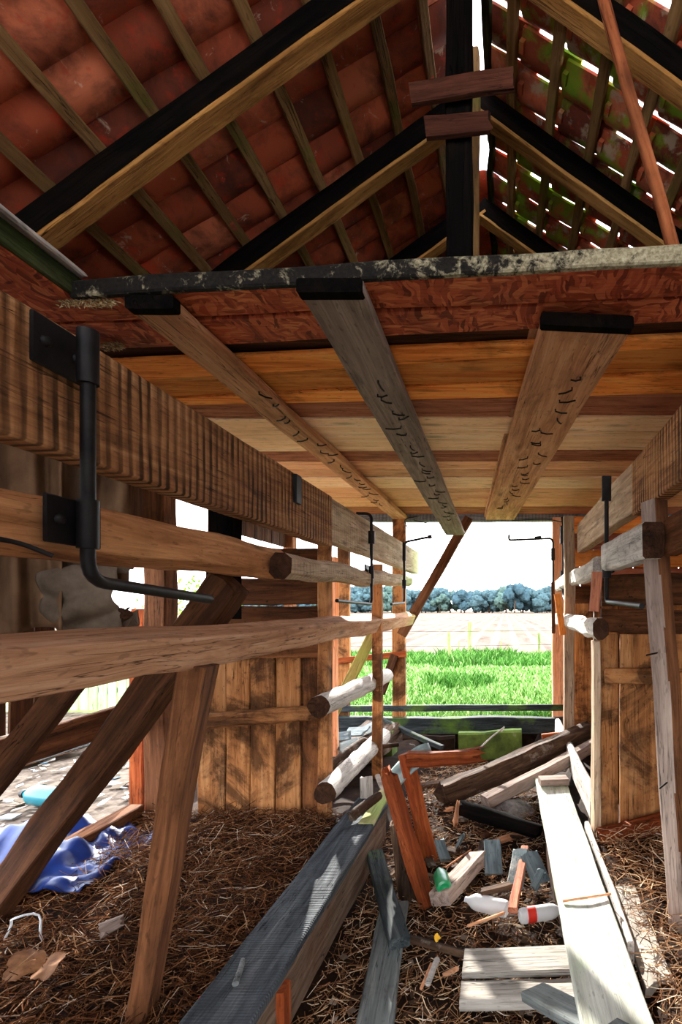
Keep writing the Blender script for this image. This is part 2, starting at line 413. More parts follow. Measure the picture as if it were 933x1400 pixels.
def clear(name, col, rough=.12, alpha=.55):
    t = NT(name, rough, .5); t.b.inputs['Base Color'].default_value = lin(col)
    t.b.inputs['Transmission Weight'].default_value = alpha; t.b.inputs['IOR'].default_value = 1.2
    return t.m
m_clear = clear('clear_plastic', (236, 238, 238), .2, .45)
def straw_mat(name, stops):
    t = NT(name, .9, .05)
    at = t.n('ShaderNodeAttribute', attribute_name='tint')
    return t.out(t.ramp(at.outputs['Fac'], stops))
m_straw = straw_mat('brown_straw', [(0., (36, 22, 15)), (.35, (78, 47, 28)), (.7, (118, 74, 42)), (.92, (150, 112, 76)), (1., (180, 164, 146))])  # stall straw, its colour darkened for the shade there
m_straw3 = straw_mat('passage_straw', [(0., (64, 40, 26)), (.35, (128, 86, 56)), (.7, (178, 138, 100)), (.92, (212, 186, 152)), (1., (226, 212, 194))])  # lighter copy of the straw, sunlight put into its colour
m_straw2 = straw_mat('dry_pale_straw', [(0., (86, 66, 44)), (.4, (150, 122, 84)), (.8, (198, 176, 138)), (1., (222, 210, 184))])
m_grass = straw_mat('meadow_grass', [(0., (44, 88, 26)), (.4, (92, 134, 60)), (.75, (146, 174, 106)), (1., (182, 190, 144))])
def ground_grass():
    t = NT('meadow_ground', 1., 0.); v = t.coords((1, 1, 1), False)
    n1 = t.noise(v, .9, 8, .65); n2 = t.noise(v, 8., 6, .7)
    c = t.ramp(n1, [(.3, (74, 116, 48)), (.5, (106, 142, 78)), (.7, (140, 156, 112))])
    c = t.mix(t.mul(t.mask(n2, .45, .7), .5), c, (84, 134, 44)); t.bump(n2, .6, .05)
    return t.out(c)
m_meadow = ground_grass()
def field():
    t = NT('ploughed_soil', 1., 0.); v = t.coords((1, 1, 1), False)
    w = t.n('ShaderNodeTexWave', wave_type='BANDS', bands_direction='X'); t.l(t.coords((1, .02, 1), False), w.inputs['Vector'])
    w.inputs['Scale'].default_value = .32; w.inputs['Distortion'].default_value = 1.2; w.inputs['Detail'].default_value = 3.
    n1 = t.noise(t.coords((.5, .12, 1), False), 1., 7, .7)
    c = t.ramp(n1, [(.32, (74, 62, 54)), (.5, (98, 86, 78)), (.66, (100, 96, 78))])
    c = t.mix(t.mul(t.mask(w.outputs['Fac'], .6, .9), .45), c, (120, 108, 98))
    c = t.mix(t.mul(t.mask(t.noise(t.coords((.9, .9, 1), False), 1., 8, .75), .58, .66), .5), c, (56, 46, 40))
    c = t.mix(t.mul(t.mask(t.noise(t.coords((.06, .05, 1), False), 1., 4, .6), .55, .7), .55), c, (84, 98, 62))
    t.bump(n1, .5, .1); return t.out(c)
m_field = field()
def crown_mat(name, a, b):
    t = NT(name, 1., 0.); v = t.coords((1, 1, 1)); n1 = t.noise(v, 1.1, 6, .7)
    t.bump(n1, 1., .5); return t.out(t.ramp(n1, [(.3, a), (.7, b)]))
m_crowns = [crown_mat('hazed_blue_leaves', (52, 70, 76), (80, 102, 104)), crown_mat('hazed_grey_leaves', (58, 76, 72), (88, 108, 98)), crown_mat('hazed_deep_leaves', (44, 62, 70), (70, 92, 98))]  # distance haze put into the leaf colours
m_bush = crown_mat('bright_bush_leaves', (70, 130, 20), (150, 210, 60))
# ------------------------------------------------------------------ barn levels
RX, RZ, TAN = -.18, 4.445, .725            # ridge line (underside of the rafters) and roof pitch
XW0, XW1 = -2.66, 2.30                      # long walls
Y0, Y1 = -.6, 6.42                          # line of the added front wall, rear wall
def zr(x): return RZ - TAN * abs(x - RX)    # underside of the rafters
LOFT = 2.66                                 # underside of the loft boards

def ground_z(x, y):
    n = mnoise.noise((x * 1.7, y * 1.7, 1)) * .05 + mnoise.noise((x * 5, y * 5, 4)) * .018
    s = lambda e, w: 1 / (1 + math.exp(-max(-40, min(40, (x - e) / w))))
    inside = s(-.93, .02) * (1 - s(.38, .02))
    z = -.21 * inside + n * (.6 if inside > .5 else .9) - .02
    if x < -1.15: z += .075 * math.exp(-((y - 3.4) / .5) ** 2) * (1 - s(-1.05, .1))
    if x > .6: z += .05
    z += .1 * inside * math.exp(-((y - 4.2) / .8) ** 2)
    return z
vs, fs = [], []
nx, ny = 125, 176
for i in range(nx + 1):
    for j in range(ny + 1):
        x = -2.72 + i * (2.36 + 2.72) / nx; y = -.6 + j * 7.04 / ny
        vs.append((x, y, ground_z(x, y)))
for i in range(nx):
    for j in range(ny):
        a = i * (ny + 1) + j; fs.append((a, a + ny + 1, a + ny + 2, a + 1))
tag(link('floor', vs, fs, m_soil, smooth=180), 'trampled dirt floor of the barn with a sunken middle passage', 'floor', kind='structure')

def grid_ground(name, x0, x1, y0, y1, nx, ny, zf, mat, label, cat):
    vs, fs = [], []
    for i in range(nx + 1):
        for j in range(ny + 1):
            x = x0 + (x1 - x0) * i / nx; y = y0 + (y1 - y0) * j / ny; vs.append((x, y, zf(x, y)))
    for i in range(nx):
        for j in range(ny):
            a = i * (ny + 1) + j; fs.append((a, a + ny + 1, a + ny + 2, a + 1))
    return tag(link(name, vs, fs, mat, smooth=180), label, cat, kind='structure')
lump = lambda x, y: mnoise.noise((x * .8, y * .8, 2)) * .05 - .04
grid_ground('yard_ground', -9, -2.72, -4, 7.5, 50, 80, lambda x, y: lump(x, y) + .02, m_outsoil, 'pale dry littered ground beside the barn under the open wall', 'ground')
grid_ground('front_ground', -2.72, 9, -8, -.6, 30, 20, lambda x, y: lump(x, y), m_outsoil, 'pale dry ground in front of the open barn gable', 'ground')
grid_ground('side_ground', 2.36, 9, -.6, 7.5, 20, 20, lambda x, y: lump(x, y), m_outsoil, 'pale dry ground beyond the plank wall of the barn', 'ground')
grid_ground('meadow_ground', -40, 40, 7.5, 17, 160, 40, lambda x, y: mnoise.noise((x * .35, y * .35, 2)) * .1 - .05, m_meadow, 'bright sunlit green meadow behind the barn', 'meadow')
grid_ground('meadow_ground', -2.72, 2.36, 6.44, 7.5, 20, 8, lambda x, y: mnoise.noise((x * .35, y * .35, 2)) * .1 - .05, m_meadow, 'strip of green meadow at the foot of the rear wall', 'meadow')
grid_ground('field_ground', -260, 260, 17, 420, 60, 60, lambda x, y: mnoise.noise((x * .03, y * .03, 2)) * .15 - .08, m_field, 'pale ploughed field between fence posts and woodland', 'field')

# ------------------------------------------------------------------ walls
def tube_merge(boxes):
    """several boxes (lo, hi) as one mesh"""
    vs, fs = [], []
    for lo, hi in boxes:
        b = len(vs)
        for x in (lo[0], hi[0]):
            for y in (lo[1], hi[1]):
                for z in (lo[2], hi[2]): vs.append((x, y, z))
        fs += [tuple(b + k for k in f) for f in ((0, 1, 3, 2), (4, 6, 7, 5), (0, 4, 5, 1), (2, 3, 7, 6), (0, 2, 6, 4), (1, 5, 7, 3))]
    return vs, fs

def plank_wall(root, axis, fixed, u0, u1, zlo, zhi, mat, width=.16, gap=.012, thick=.025, name='wall_board'):
    u = u0; r = random.Random(int(abs(fixed) * 100 + u0 * 10))
    while u < u1 - .05:
        w = min(width * r.uniform(.8, 1.25), u1 - u)
        zl = zlo(u + w / 2) if callable(zlo) else zlo; zh = zhi(u + w / 2) if callable(zhi) else zhi
        f = fixed + r.uniform(-.006, .006)
        if zh - zl > .1:
            if axis == 'y': beam(name, (f, u + w / 2, zl), (f, u + w / 2, zh), w - gap * r.uniform(.4, 1.6), thick, mat, root, up=(1, 0, 0), seg=4)
            else: beam(name, (u + w / 2, f, zl), (u + w / 2, f, zh), w - gap * r.uniform(.4, 1.6), thick, mat, root, up=(0, 1, 0), seg=4)
        u += w

wl = empty('wall_left', (XW0, 1.2, 0), 'dark brown vertical plank wall above the dusty tarp stall', 'wall', kind='structure')
plank_wall(wl, 'y', XW0 - .03, Y0, 3.06, .82, 2.5, w_dark, .15, .016)
plank_wall(wl, 'y', XW0 - .03, 3.06, 3.95, 2.02, 2.5, w_dark, .2, .012)
plank_wall(wl, 'y', XW0 - .03, 4.75, Y1, 2.25, 2.5, w_dark, .2, .012)
plank_wall(wl, 'y', XW0 - .03, Y0, 1.7, .05, .8, w_dark, .16, .016)
wr = empty('wall_right', (XW1, 1.2, 0), 'brown plank wall with thin bright slits behind the leaning grey post', 'wall', kind='structure')
plank_wall(wr, 'y', XW1 + .03, Y0, Y1, .02, 2.55, w_darkpost, .16, .012)
wb = empty('wall_back', (0, Y1, 0), 'dark plank gable closing the loft above the rear opening', 'wall', kind='structure')
plank_wall(wb, 'x', Y1 + .16, XW0, XW1, 2.7, lambda x: zr(x) + .12, w_dark, .16, .008)
plank_wall(wb, 'x', Y1 + .05, .78, XW1, .02, 2.6, w_darkpost, .16, .014)
wf = empty('wall_front_blocker', (0, Y0, 0), 'added unseen plank front, its openings shaped to set the light indoors', 'wall', kind='structure')  # unseen wall added behind the camera to limit light on front-facing surfaces
plank_wall(wf, 'x', Y0 - .05, XW0, -1.15, .02, 2.6, w_dark, .16, .01)
plank_wall(wf, 'x', Y0 - .05, 1.0, XW1, .02, 2.6, w_dark, .16, .01)
plank_wall(wf, 'x', Y0 - .05, -1.15, 1.0, 1.35, 2.6, w_dark, .16, .01)
plank_wall(wf, 'x', Y0 - .05, XW0, XW1, 2.7, lambda x: zr(x) - .55, w_dark, .16, .012)
rf_ = tag(beam('wall_footing', (XW0, Y1 + .02, -.16), (XW1, Y1 + .02, -.16), .16, .34, m_soil, wob=.01), 'dark earthy footing under the sill of the rear opening', 'footing', kind='structure')

# wall posts and plates of the tarp side
def post(x, y, z0, z1, w, d, mat, label, cat='post', name='timber_post', **k):
    return tag(beam(name, (x, y, z0), (x, y, z1), w, d, mat, up=(0, 1, 0), **k), label, cat)
tag(beam('wall_plate', (XW0, Y0, 2.53), (XW0, Y1, 2.53), .12, .12, w_dark), 'dark wall plate carrying the unbroken red tile slope', 'timber')
tag(beam('wall_plate', (XW1, Y0, 2.53), (XW1, Y1, 2.53), .12, .12, w_dark), 'dark wall plate carrying the gappy mossy tile slope', 'timber')
post(-2.42, 3.6, -.05, 2.5, .15, .14, w_darkpost, 'thick brown wall post beside the slanting dark brace in the open wall', wob=.008)
post(-2.66, 3.72, -.02, 1.5, .1, .05, w_broken, 'narrow orange-brown stud standing behind the thick wall post', wob=.006)
post(-2.66, 4.75, -.05, 2.5, .12, .12, w_darkpost, 'brown wall post seen through the gap above the low rail')
post(-2.66, 6.35, -.05, 2.5, .12, .12, w_darkpost, 'brown corner post where the open wall meets the meadow')
post(-2.62, 1.5, -.05, 2.5, .12, .12, w_dark, 'dark wall post behind the hanging canvas')
tag(beam('wall_rail', (-2.56, .2, .745), (-2.56, 3.52, .77), .045, .17, w_darkpost, wob=.006), 'wide brown board crossing the open wall behind both slanting braces', 'rail')
tag(beam('sill_timber', (-2.56, 1.4, .03), (-2.53, 3.5, .06), .11, .2, w_darkpost, wob=.01), 'heavy cracked sill timber lying on the ground below the open wall', 'timber')
tag(beam('wall_rail', (-2.6, 3.2, 2.02), (-2.6, 4.7, 2.08), .05, .16, w_dark), 'dark short board under the eaves beside a bright gap', 'rail')

# ------------------------------------------------------------------ roof
def roof_tiles(side, mat, gapf, seed):
    r = random.Random(seed); vs, fs, tint = [], [], []
    s = -1 if side == 'l' else 1
    pitch = .2235; colw = .212; lift = .15 + .045
    cosp = 1 / math.sqrt(1 + TAN * TAN); sl = pitch / cosp
    dirv = Vector((s * cosp, 0, -TAN * cosp)); nrm = Vector((s * TAN * cosp, 0, cosp))
    k0 = 0
    for k in range(k0, 12):
        xb = pitch * k + (.03 if s < 0 else .075)
        ncol = int((Y1 + .5 - Y0 + .35) / colw)
        for c in range(ncol):
            yc = Y0 - .3 + c * colw + r.uniform(-.004, .004)
            g = gapf(k, c, yc, r)
            if g is None: continue
            top = Vector((RX + s * xb, yc, RZ + lift - TAN * xb)) - dirv * (.035 if k else .0)
            L = sl * 1.24 if k else sl * 1.15; w = colw * 1.10 - g; tw = r.uniform(-.018, .018) * (1 if s < 0 else 1.5); dz = r.uniform(-.003, .004)
            t = r.random(); b = len(vs); NU, NV = 5, 8
            th = .016
            for layer in (0, 1):
                for i in range(NU + 1):
                    u = i / NU
                    for j in range(NV + 1):
                        v = j / NV
                        # shallow trough with a roll over the neighbour on one side
                        h = .016 * (math.sin((v - .18) * PI * 1.65)) * (1 if v < .8 else .9) * -1 * (.9)
                        h += .026 * max(0, (v - .82) / .18) ** .8
                        p = top + dirv * (u * L) + Vector((0, 1, 0)) * ((v - .5) * w + (u - .5) * tw * .4) + nrm * (h + .030 * u + dz + layer * th + (v - .5) * tw * .25)
                        p = p + nrm * mnoise.noise((p.x * 9, p.y * 9, p.z * 9)) * .004
                        vs.append(p)
            st = (NU + 1) * (NV + 1)
            for i in range(NU):
                for j in range(NV):
                    a = b + i * (NV + 1) + j
                    lo = (a, a + 1, a + NV + 2, a + NV + 1); 
                    fs.append(lo if s > 0 else lo[::-1]); hi = tuple(q + st for q in lo); fs.append(hi[::-1] if s > 0 else hi)
                    tint += [t, t]
            def rim(a0, a1):
                q = (a0, a1, a1 + st, a0 + st); fs.append(q); tint.append(t)
            for i in range(NU):
                rim(b + i * (NV + 1), b + (i + 1) * (NV + 1)); rim(b + (i + 1) * (NV + 1) + NV, b + i * (NV + 1) + NV)
            for j in range(NV):
                rim(b + j + 1, b + j); rim(b + NU * (NV + 1) + j, b + NU * (NV + 1) + j + 1)
            # hanging nib behind the batten
            if k:
                nb = len(vs); cpt = top + dirv * .012 + Vector((0, -w * .18, 0)) - nrm * .002
                for du in (-.012, .014):
                    for dy in (-.03, .03):
                        for dn in (-.022, .004): vs.append(cpt + dirv * du + Vector((0, dy, 0)) + nrm * dn)
                for f in ((0, 1, 3, 2), (4, 6, 7, 5), (0, 4, 5, 1), (2, 3, 7, 6), (0, 2, 6, 4), (1, 5, 7, 3)):
                    fs.append(tuple(nb + q for q in f)); tint.append(.85)
    o = link('roof_left' if s < 0 else 'roof_right', vs, fs, mat, smooth=45)
    at = o.data.attributes.new('tint', 'FLOAT', 'FACE'); at.data.foreach_set('value', tint)
    return o
def gl(k, c, y, r):
    pass
    return -.012
def gr(k, c, y, r):
    pass
    a = r.random()
    if y < .9: return .01
    return .013 + (.028 * r.random() if a < .55 else .04 * r.random() if a < .68 else 0)
tag(roof_tiles('l', m_tile_l, gl, 3), 'unbroken slope of sooty red clay tiles over the tarp side', 'roof', kind='structure')
tag(roof_tiles('r', m_tile_r, gr, 5), 'mossy red tile slope with bright slits between its tiles', 'roof', kind='structure')
# ridge caps, missing over the king post
vs, fs = [], []
y = Y0 - .3; n = 0
while y < Y1 + .4:
    if not (1.9 < y < 3.6):
        b = len(vs)
        for lay in (0, .016):
            for yy in (y, y + .37):
                for j in range(9):
                    th = PI * (-.05 + 1.1 * j / 8); rr = .125 + lay
                    vs.append((RX + .03 + math.cos(th) * rr, yy, RZ + .13 + math.sin(th) * rr * .8 + (.012 if yy > y else 0)))
        for lay in (0, 18):
            for j in range(8): fs.append((b + lay + j, b + lay + j + 1, b + lay + 10 + j, b + lay + 9 + j))
    y += .33; n += 1
rc = tag(link('trim_ridge', vs, fs, m_tile_l, smooth=60), 'row of half-round clay ridge tiles with a gap above the king post', 'ridge tiles', kind='structure')
at = rc.data.attributes.new('tint', 'FLOAT', 'FACE'); at.data.foreach_set('value', [.5] * len(fs))

# rafters: shade painted near-black on the sides, bounce light as a paler underside piece
TR = [(-.18, 'outermost'), (.62, 'second'), (1.42, 'third'), (2.245, ''), (3.035, ''), (3.86, ''), (4.7, ''), (5.55, '')]
names = {2: 'just before the loft edge', 3: 'crossing beside the king post', 4: 'next behind the king post', 5: 'second behind the king post', 6: 'third behind the king post', 7: 'last before the rear gable'}
for i, (y, _) in enumerate(TR):
    if i in (1,): continue
    if i == 2: continue
    for s, sd in ((-1, 'under the unbroken red tile slope'), (1, 'under the gappy mossy tile slope')):
        xe = (XW0 - .1) if s < 0 else (XW1 + .1)
        ap = Vector((RX, y, RZ + .075)); en = Vector((xe, y, zr(xe) + .075))
        lab = 'shade-black rafter with light-painted underside ' + sd + ' ' + names.get(i, 'at the entrance gable')
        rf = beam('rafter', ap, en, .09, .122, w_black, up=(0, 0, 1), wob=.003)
        tag(rf, lab, 'rafter')
        d = (en - ap).normalized(); nn = Vector((-d.z, 0, d.x)); nn = nn if nn.z < 0 else -nn
        beam('light_painted_underside', ap + nn * .066, en + nn * .066, .093, .02, w_rafter, rf, wob=.003, up=(0, 0, 1), bev=.003, wane=.0)

# battens run the length of the roof
for s, sd in ((-1, 'unbroken red tile slope'), (1, 'gappy mossy tile slope')):
    for k in range(0, 12):
        xb = .2235 * k
        if k == 0:
            if s < 0: continue
            xb = .09
        x = RX + s * xb; zz = RZ - TAN * xb + .15 + .022
        a = Vector((x + rnd.uniform(-.008, .008), Y0 - .2, zz)); b = Vector((x + rnd.uniform(-.008, .008), Y1 + .1, zz))
        lab = ('mossy bark-edged batten along the ridge gap' if k == 0 else f'{ORD[k - 1]} roof batten down from the ridge on the {sd}')
        o = beam('roof_batten', a, b, .058 if k else .045, .032, w_batten if k else w_lichengreen, up=(s * TAN, 0, 1), wob=.007 if k else .014, seg=40, bev=.004)
        tag(o, lab, 'batten', 'roof battens')
# ------------------------------------------------------------------ king post and ridge pieces
tag(beam('king_post', (-.207, 2.36, LOFT + .03), (-.207, 2.36, 4.5), .118, .11, w_black, up=(0, 1, 0), wob=.006), 'black square king post rising from the loft to the ridge', 'post')
tag(beam('ridge_stud', (-.155, 2.74, LOFT + .03), (-.158, 2.74, 4.45), .05, .1, w_batten, up=(0, 1, 0), wob=.008), 'pale weathered stud close behind the black king post', 'post')
tag(beam('cleat', P(561, 128, 2.27), P(706, 108, 2.27), .035, .092, w_cleat, jag=.0, jag2=.03, wob=.005), 'longer brown cleat nailed across the black king post, above the shorter one', 'cleat', 'cleats on the king post')
tag(beam('cleat', P(582, 177, 2.27), P(675, 167, 2.27), .035, .085, w_cleat, jag=.0, jag2=.03, wob=.005), 'shorter brown cleat nailed across the black king post, below the longer one', 'cleat', 'cleats on the king post')
tag(log('leaning_pole', P(924, 352, 1.9) + Vector((0, 0, .0)), P(815, -40, 1.86), .024, .021, w_pole, wob=.06, bend=.012), 'round knotty reddish pole leaning from the loft edge to the roof', 'pole')
tag(beam('chip_board_strip', (-1.20, .95, zr(-1.20) + .125), (-1.20, 1.78, zr(-1.20) + .125), .13, .018, m_osb2, up=(-TAN, 0, 1), wob=.002), 'yellow-orange chip board strip nailed under a roof batten', 'board')

# ------------------------------------------------------------------ loft
cl = empty('ceiling', (0, 3.5, LOFT), 'boarded underside of the loft above the passage, red chip board first then orange and cream boards', 'ceiling', kind='structure')
XL, XR = -2.58, 2.22
def loft_board(name, ya0, yb0, ya1, yb1, mat, x0=XL, x1=XR, z=LOFT, th=.024, n=24, parent=cl):
    """a board across the passage, from ya to yb in depth at the end x0 and at the end x1"""
    top, bot = [], []
    vs, fs = [], []
    sd = rnd.random() * 40
    for i in range(n + 1):
        t = i / n; x = x0 + (x1 - x0) * t
        ya = ya0 + (ya1 - ya0) * t + mnoise.noise((x * 2 + sd, 1, 0)) * .006; yb = yb0 + (yb1 - yb0) * t + mnoise.noise((x * 2 + sd, 5, 0)) * .006
        dz = mnoise.noise((x * 1.3 + sd, 9, 0)) * .006
        vs += [(x, ya, z + dz), (x, yb, z + dz), (x, yb, z + th + dz), (x, ya, z + th + dz)]
    for i in range(n):
        for j in range(4):
            j2 = (j + 1) % 4; fs.append((i * 4 + j, i * 4 + j2, i * 4 + 4 + j2, i * 4 + 4 + j))
    fs += [(3, 2, 1, 0), (n * 4, n * 4 + 1, n * 4 + 2, n * 4 + 3)]
    return link(name, vs, fs, mat, parent, smooth=30)
# depth of the board edges read at x = 560 and x = 933
def yz(py): return (CZ - LOFT) * FOC / (py - CY)
def slope_edge(pyl, pyr):   # edge seen at px 250 and px 900
    ya, yb = yz(pyl), yz(pyr); xa, xb = (250 - CX) / FOC * ya, (900 - CX) / FOC * yb
    m = (yb - ya) / (xb - xa); return ya + m * (XL - xa), ya + m * (XR - xa)
edges = [(404, 368), (440, 414), (477, 446), (491, 462), (518, 478), (545, 512), (556, 540), (574, 570), (596, 592), (620, 617), (634, 631), (645, 643), (654, 652), (668, 668), (681, 682), (694, 694), (704, 704)]
mats_ = [m_osb, m_osb, None, w_orange, w_orange, w_orange, w_redbrown, w_cream, w_cream, w_redbrown, w_tan, w_tan, w_cream, w_tan, w_tan, w_redbrown]
nm = ['chip_board', 'chip_board', '', 'loft_board']
for i in range(len(edges) - 1):
    if mats_[i] is None: continue
    l0, r0 = slope_edge(*edges[i]); l1, r1 = slope_edge(*edges[i + 1])
    if i > 8: l0 = r0 = (l0 + r0) / 2; l1 = r1 = (l1 + r1) / 2
    loft_board(nm[min(i, 3)], l0 + .009, l1 - .009, r0 + .009, r1 - .009, mats_[i], z=LOFT + (.0 if i > 1 else .004) + rnd.uniform(0, .012))
# floor of the loft above (closes the gaps)
l0, r0 = slope_edge(*edges[0])
loft_board('upper_layer', l0 + .05, 6.5, r0 + .05, 6.5, w_dark, z=LOFT + .034, th=.02)
# front edge with lichen
lf0, rf0 = slope_edge(404, 368)
EL = tag(beam('loft_edge_board', (-1.62, slope_edge(404, 368)[0] + (slope_edge(404, 368)[1] - slope_edge(404, 368)[0]) * ((-1.62 - XL) / (XR - XL)) - .012, LOFT + .035), (XR, rf0 - .012, LOFT + .035), .03, .062, w_lichen, wob=.004), 'lichen-crusted edge board along the loft front above the chip board', 'board')
# chip board over the stall with its lichen edge
tag(beam('trimmer_board', (-1.61, .9, LOFT + .05), (-1.63, 1.96, LOFT + .05), .035, .085, w_lichengreen, wob=.004), 'green mossy edge board running along the passage beside the loft corner', 'board')
tag(beam('weathered_lath', (-1.60, .9, LOFT + .105), (-1.62, 1.96, LOFT + .105), .06, .022, w_bleach, wob=.005, jag2=.02), 'grey-white weathered lath on top of the mossy edge board', 'lath')
tag(beam('chip_board_sheet', (-2.08, .4, LOFT + .012), (-2.08, 2.0, LOFT + .012), .92, .018, m_osb, wob=.003), 'red-orange chip board sheet over the stall with the canvas', 'sheet')
# crumbs hanging at the torn corner
crv, crf = [], []
for i in range(420):
    u = rnd.random(); c = P(80 + u * 76 + rnd.gauss(0, 4), 398 + rnd.gauss(0, 5), 1.93) if rnd.random() < .5 else P(140 + u * 28, 455 + u * 40 + rnd.gauss(0, 6), 2.25)
    c.z = LOFT - .004 + rnd.uniform(-.02, .01); d = Vector((rnd.gauss(0, 1), rnd.gauss(0, 1), rnd.gauss(0, .5))).normalized() * rnd.uniform(.006, .02); e = d.orthogonal().normalized() * .003; f = d.cross(e).normalized() * .003
    b = len(crv); crv += [c - d, c + e, c + f, c - e, c + d]; crf += [(b, b + 1, b + 2), (b, b + 2, b + 3), (b + 4, b + 2, b + 1), (b + 4, b + 3, b + 2), (b, b + 3, b + 1), (b + 4, b + 1, b + 3)]
o = link('wood_crumbs', crv, crf, m_straw2, smooth=None); tag(o, 'ragged wood crumbs hanging from the torn chip board corner', 'crumbs', kind='stuff')
at = o.data.attributes.new('tint', 'FLOAT', 'FACE'); at.data.foreach_set('value', [rnd.random() * .7 for _ in crf])

# three planks under the loft, with bent nails
def loft_plank(name, pa, ya, za, pb, yb, zb, wa, mat, label, nails, end_len=.03, th=.045):
    a = Vector(((pa - CX) / FOC * ya, ya, za)); b = Vector(((pb - CX) / FOC * yb, yb, zb))
    o = beam(name, a, b, wa, th, mat, wob=.003, bev=.004)
    tag(o, label, 'plank')
    d = (b - a)
    ec = beam('shade_painted_end', a - d.normalized() * .012, a + d.normalized() * end_len, wa + .006, th + .006, w_black, o, wob=.002, seg=3)  # end facing the camera painted near-black for its lack of light
    L = d.length; side = d.normalized().cross(Vector((0, 0, 1))).normalized()
    up = side.cross(d.normalized())
    for (t, s, ang, ln) in nails:
        p = a + d * t + side * (s * wa) - up * (th / 2 - .002)
        q = side * math.cos(ang) + d.normalized() * math.sin(ang)
        tube('bent_nail', [p, p - up * .014, p - up * .02 + q * ln * .5, p - up * .016 + q * ln], .0045, m_nail, o, res=5)
    return o
def nail_row(n, t0, t1, s0, s1, seed, ls=(.045, .09)):
    r = random.Random(seed); out = []
    for i in range(n):
        t = t0 + (t1 - t0) * i / (n - 1)
        out.append((t + r.uniform(-.01, .01), s0 + (s1 - s0) * i / (n - 1) + r.uniform(-.12, .12), r.choice((0.1, PI + .2, .6, -.5, PI - .5, 1.2)) + r.uniform(-.3, .3), r.uniform(*ls)))
    return out
zp = LOFT - .03
loft_plank('loft_plank', 207, 1.90, zp, 552, 6.5, zp - .01, .175, w_plank, 'narrow reddish plank under the loft, closest to the band-sawn rail', nail_row(22, .16, .75, .3, -.1, 3))
loft_plank('loft_plank', 452, 1.80, zp, 623, 6.1, 2.40, .225, w_greyplank, 'grey plank under the loft, sagging in front of the slanting door brace', nail_row(26, .14, .8, 0, .1, 5))
loft_plank('loft_plank', 803, 1.98, zp - .02, 683, 6.45, zp - .01, .355, w_plank, 'widest brown plank under the loft, closest to the leaning pole', nail_row(26, .1, .8, .1, 0, 8))
tag(beam('loft_plank_strip', P(742, 416, 2.02) + Vector((0, 0, .0)), Vector(((665 - CX) / FOC * 6.4, 6.4, zp + .01)), .06, .03, w_plank, wob=.003), 'thin strip lying along the edge of the widest loft plank', 'plank')

# ------------------------------------------------------------------ passage rails on the tarp side
XA = -1.115
tag(beam('band_sawn_rail', (XA - .04, .75, 2.045), (XA - .04, 3.30, 2.065), .08, .32, w_saw, wob=.004), 'deep band-sawn top rail with ridged marks beside the passage', 'rail')
tag(beam('pale_top_rail', (XA - .04, 3.31, 2.075), (XA - .03, 6.55, 2.085), .075, .285, w_palerail, wob=.003), 'pale smooth top rail continuing the band-sawn one to the rear opening', 'rail')
tag(beam('knotty_rail', P(0, 705, 1.05) + Vector((-.125, -.2, 0)), P(392, 772, 2.66) + Vector((-.06, 0, 0)),   .12, .155, w_rail, wob=.008, bev=.03), 'cracked knotty middle rail carrying the bent iron rod', 'rail')
pm_ = tag(beam('pale_middle_rail', P(385, 776, 2.45) + Vector((-.01, 0, 0)), P(558, 795, 6.3) + Vector((0, 0, .0)), .11, .125, w_palerail, wob=.012, bev=.03), 'pale hewn middle rail butting against the knotty one', 'rail')
tag(beam('low_rail', (XA - .05, .8, 1.365), (XA - .05, 6.3, 1.375), .115, .135, w_lowrail, up=(.42, 0, 1), wob=.008, bev=.01, bow=-.01), 'long pale lower rail with a flat top beside the passage', 'rail')
# rails on the other side
XB = .735
tag(beam('weathered_top_rail', (XB + .04, 1.2, 2.2), (XB + .04, 2.95, 2.19), .08, .31, w_saw, wob=.004), 'band-sawn top rail above the leaning grey post', 'rail')
tag(beam('pale_top_rail', (XB + .04, 2.96, 2.2), (XB + .03, 6.5, 2.2), .08, .29, w_pale, wob=.004), 'pale top rail above the bent rod, running to the rear opening', 'rail')
mr_ = tag(beam('mouldy_rail', P(894, 738, 2.42), P(833, 768, 3.35) + Vector((.0, 0, .02)), .105, .175, w_mould, wob=.006, bev=.012), 'white mould-spotted middle rail with a dark cut end', 'rail')
tag(beam('brown_middle_rail', (.815, 1.2, 1.845), (.80, 2.47, 1.845), .07, .175, w_darkpost, wob=.006), 'brown middle rail behind the leaning grey post', 'rail')
tag(beam('sunlit_middle_rail', (.66, 3.5, 1.79), (.67, 6.35, 1.79), .09, .14, w_bleach, wob=.008, bev=.02), 'sunlit white middle rail beyond the bent rod', 'rail')
sl_ = tag(beam('sunlit_low_rail', (.61, 3.22, 1.365), (.64, 6.2, 1.375), .1, .135, w_bleach, wob=.012, bev=.03, jag=.03), 'sunlit white low rail with a shade-dark end', 'rail')
tag(beam('sunlit_floor_rail', (.605, 3.45, .17), (.60, 5.75, .16), .06, .2, w_bleach, wob=.004, bev=.02), 'white rail lying low along the sunlit plank', 'rail')

for o in (mr_, pm_, sl_): second_face(o, w_endgrain, lambda n: abs(n.x) > .8)  # rail ends painted dark for the weak light on them

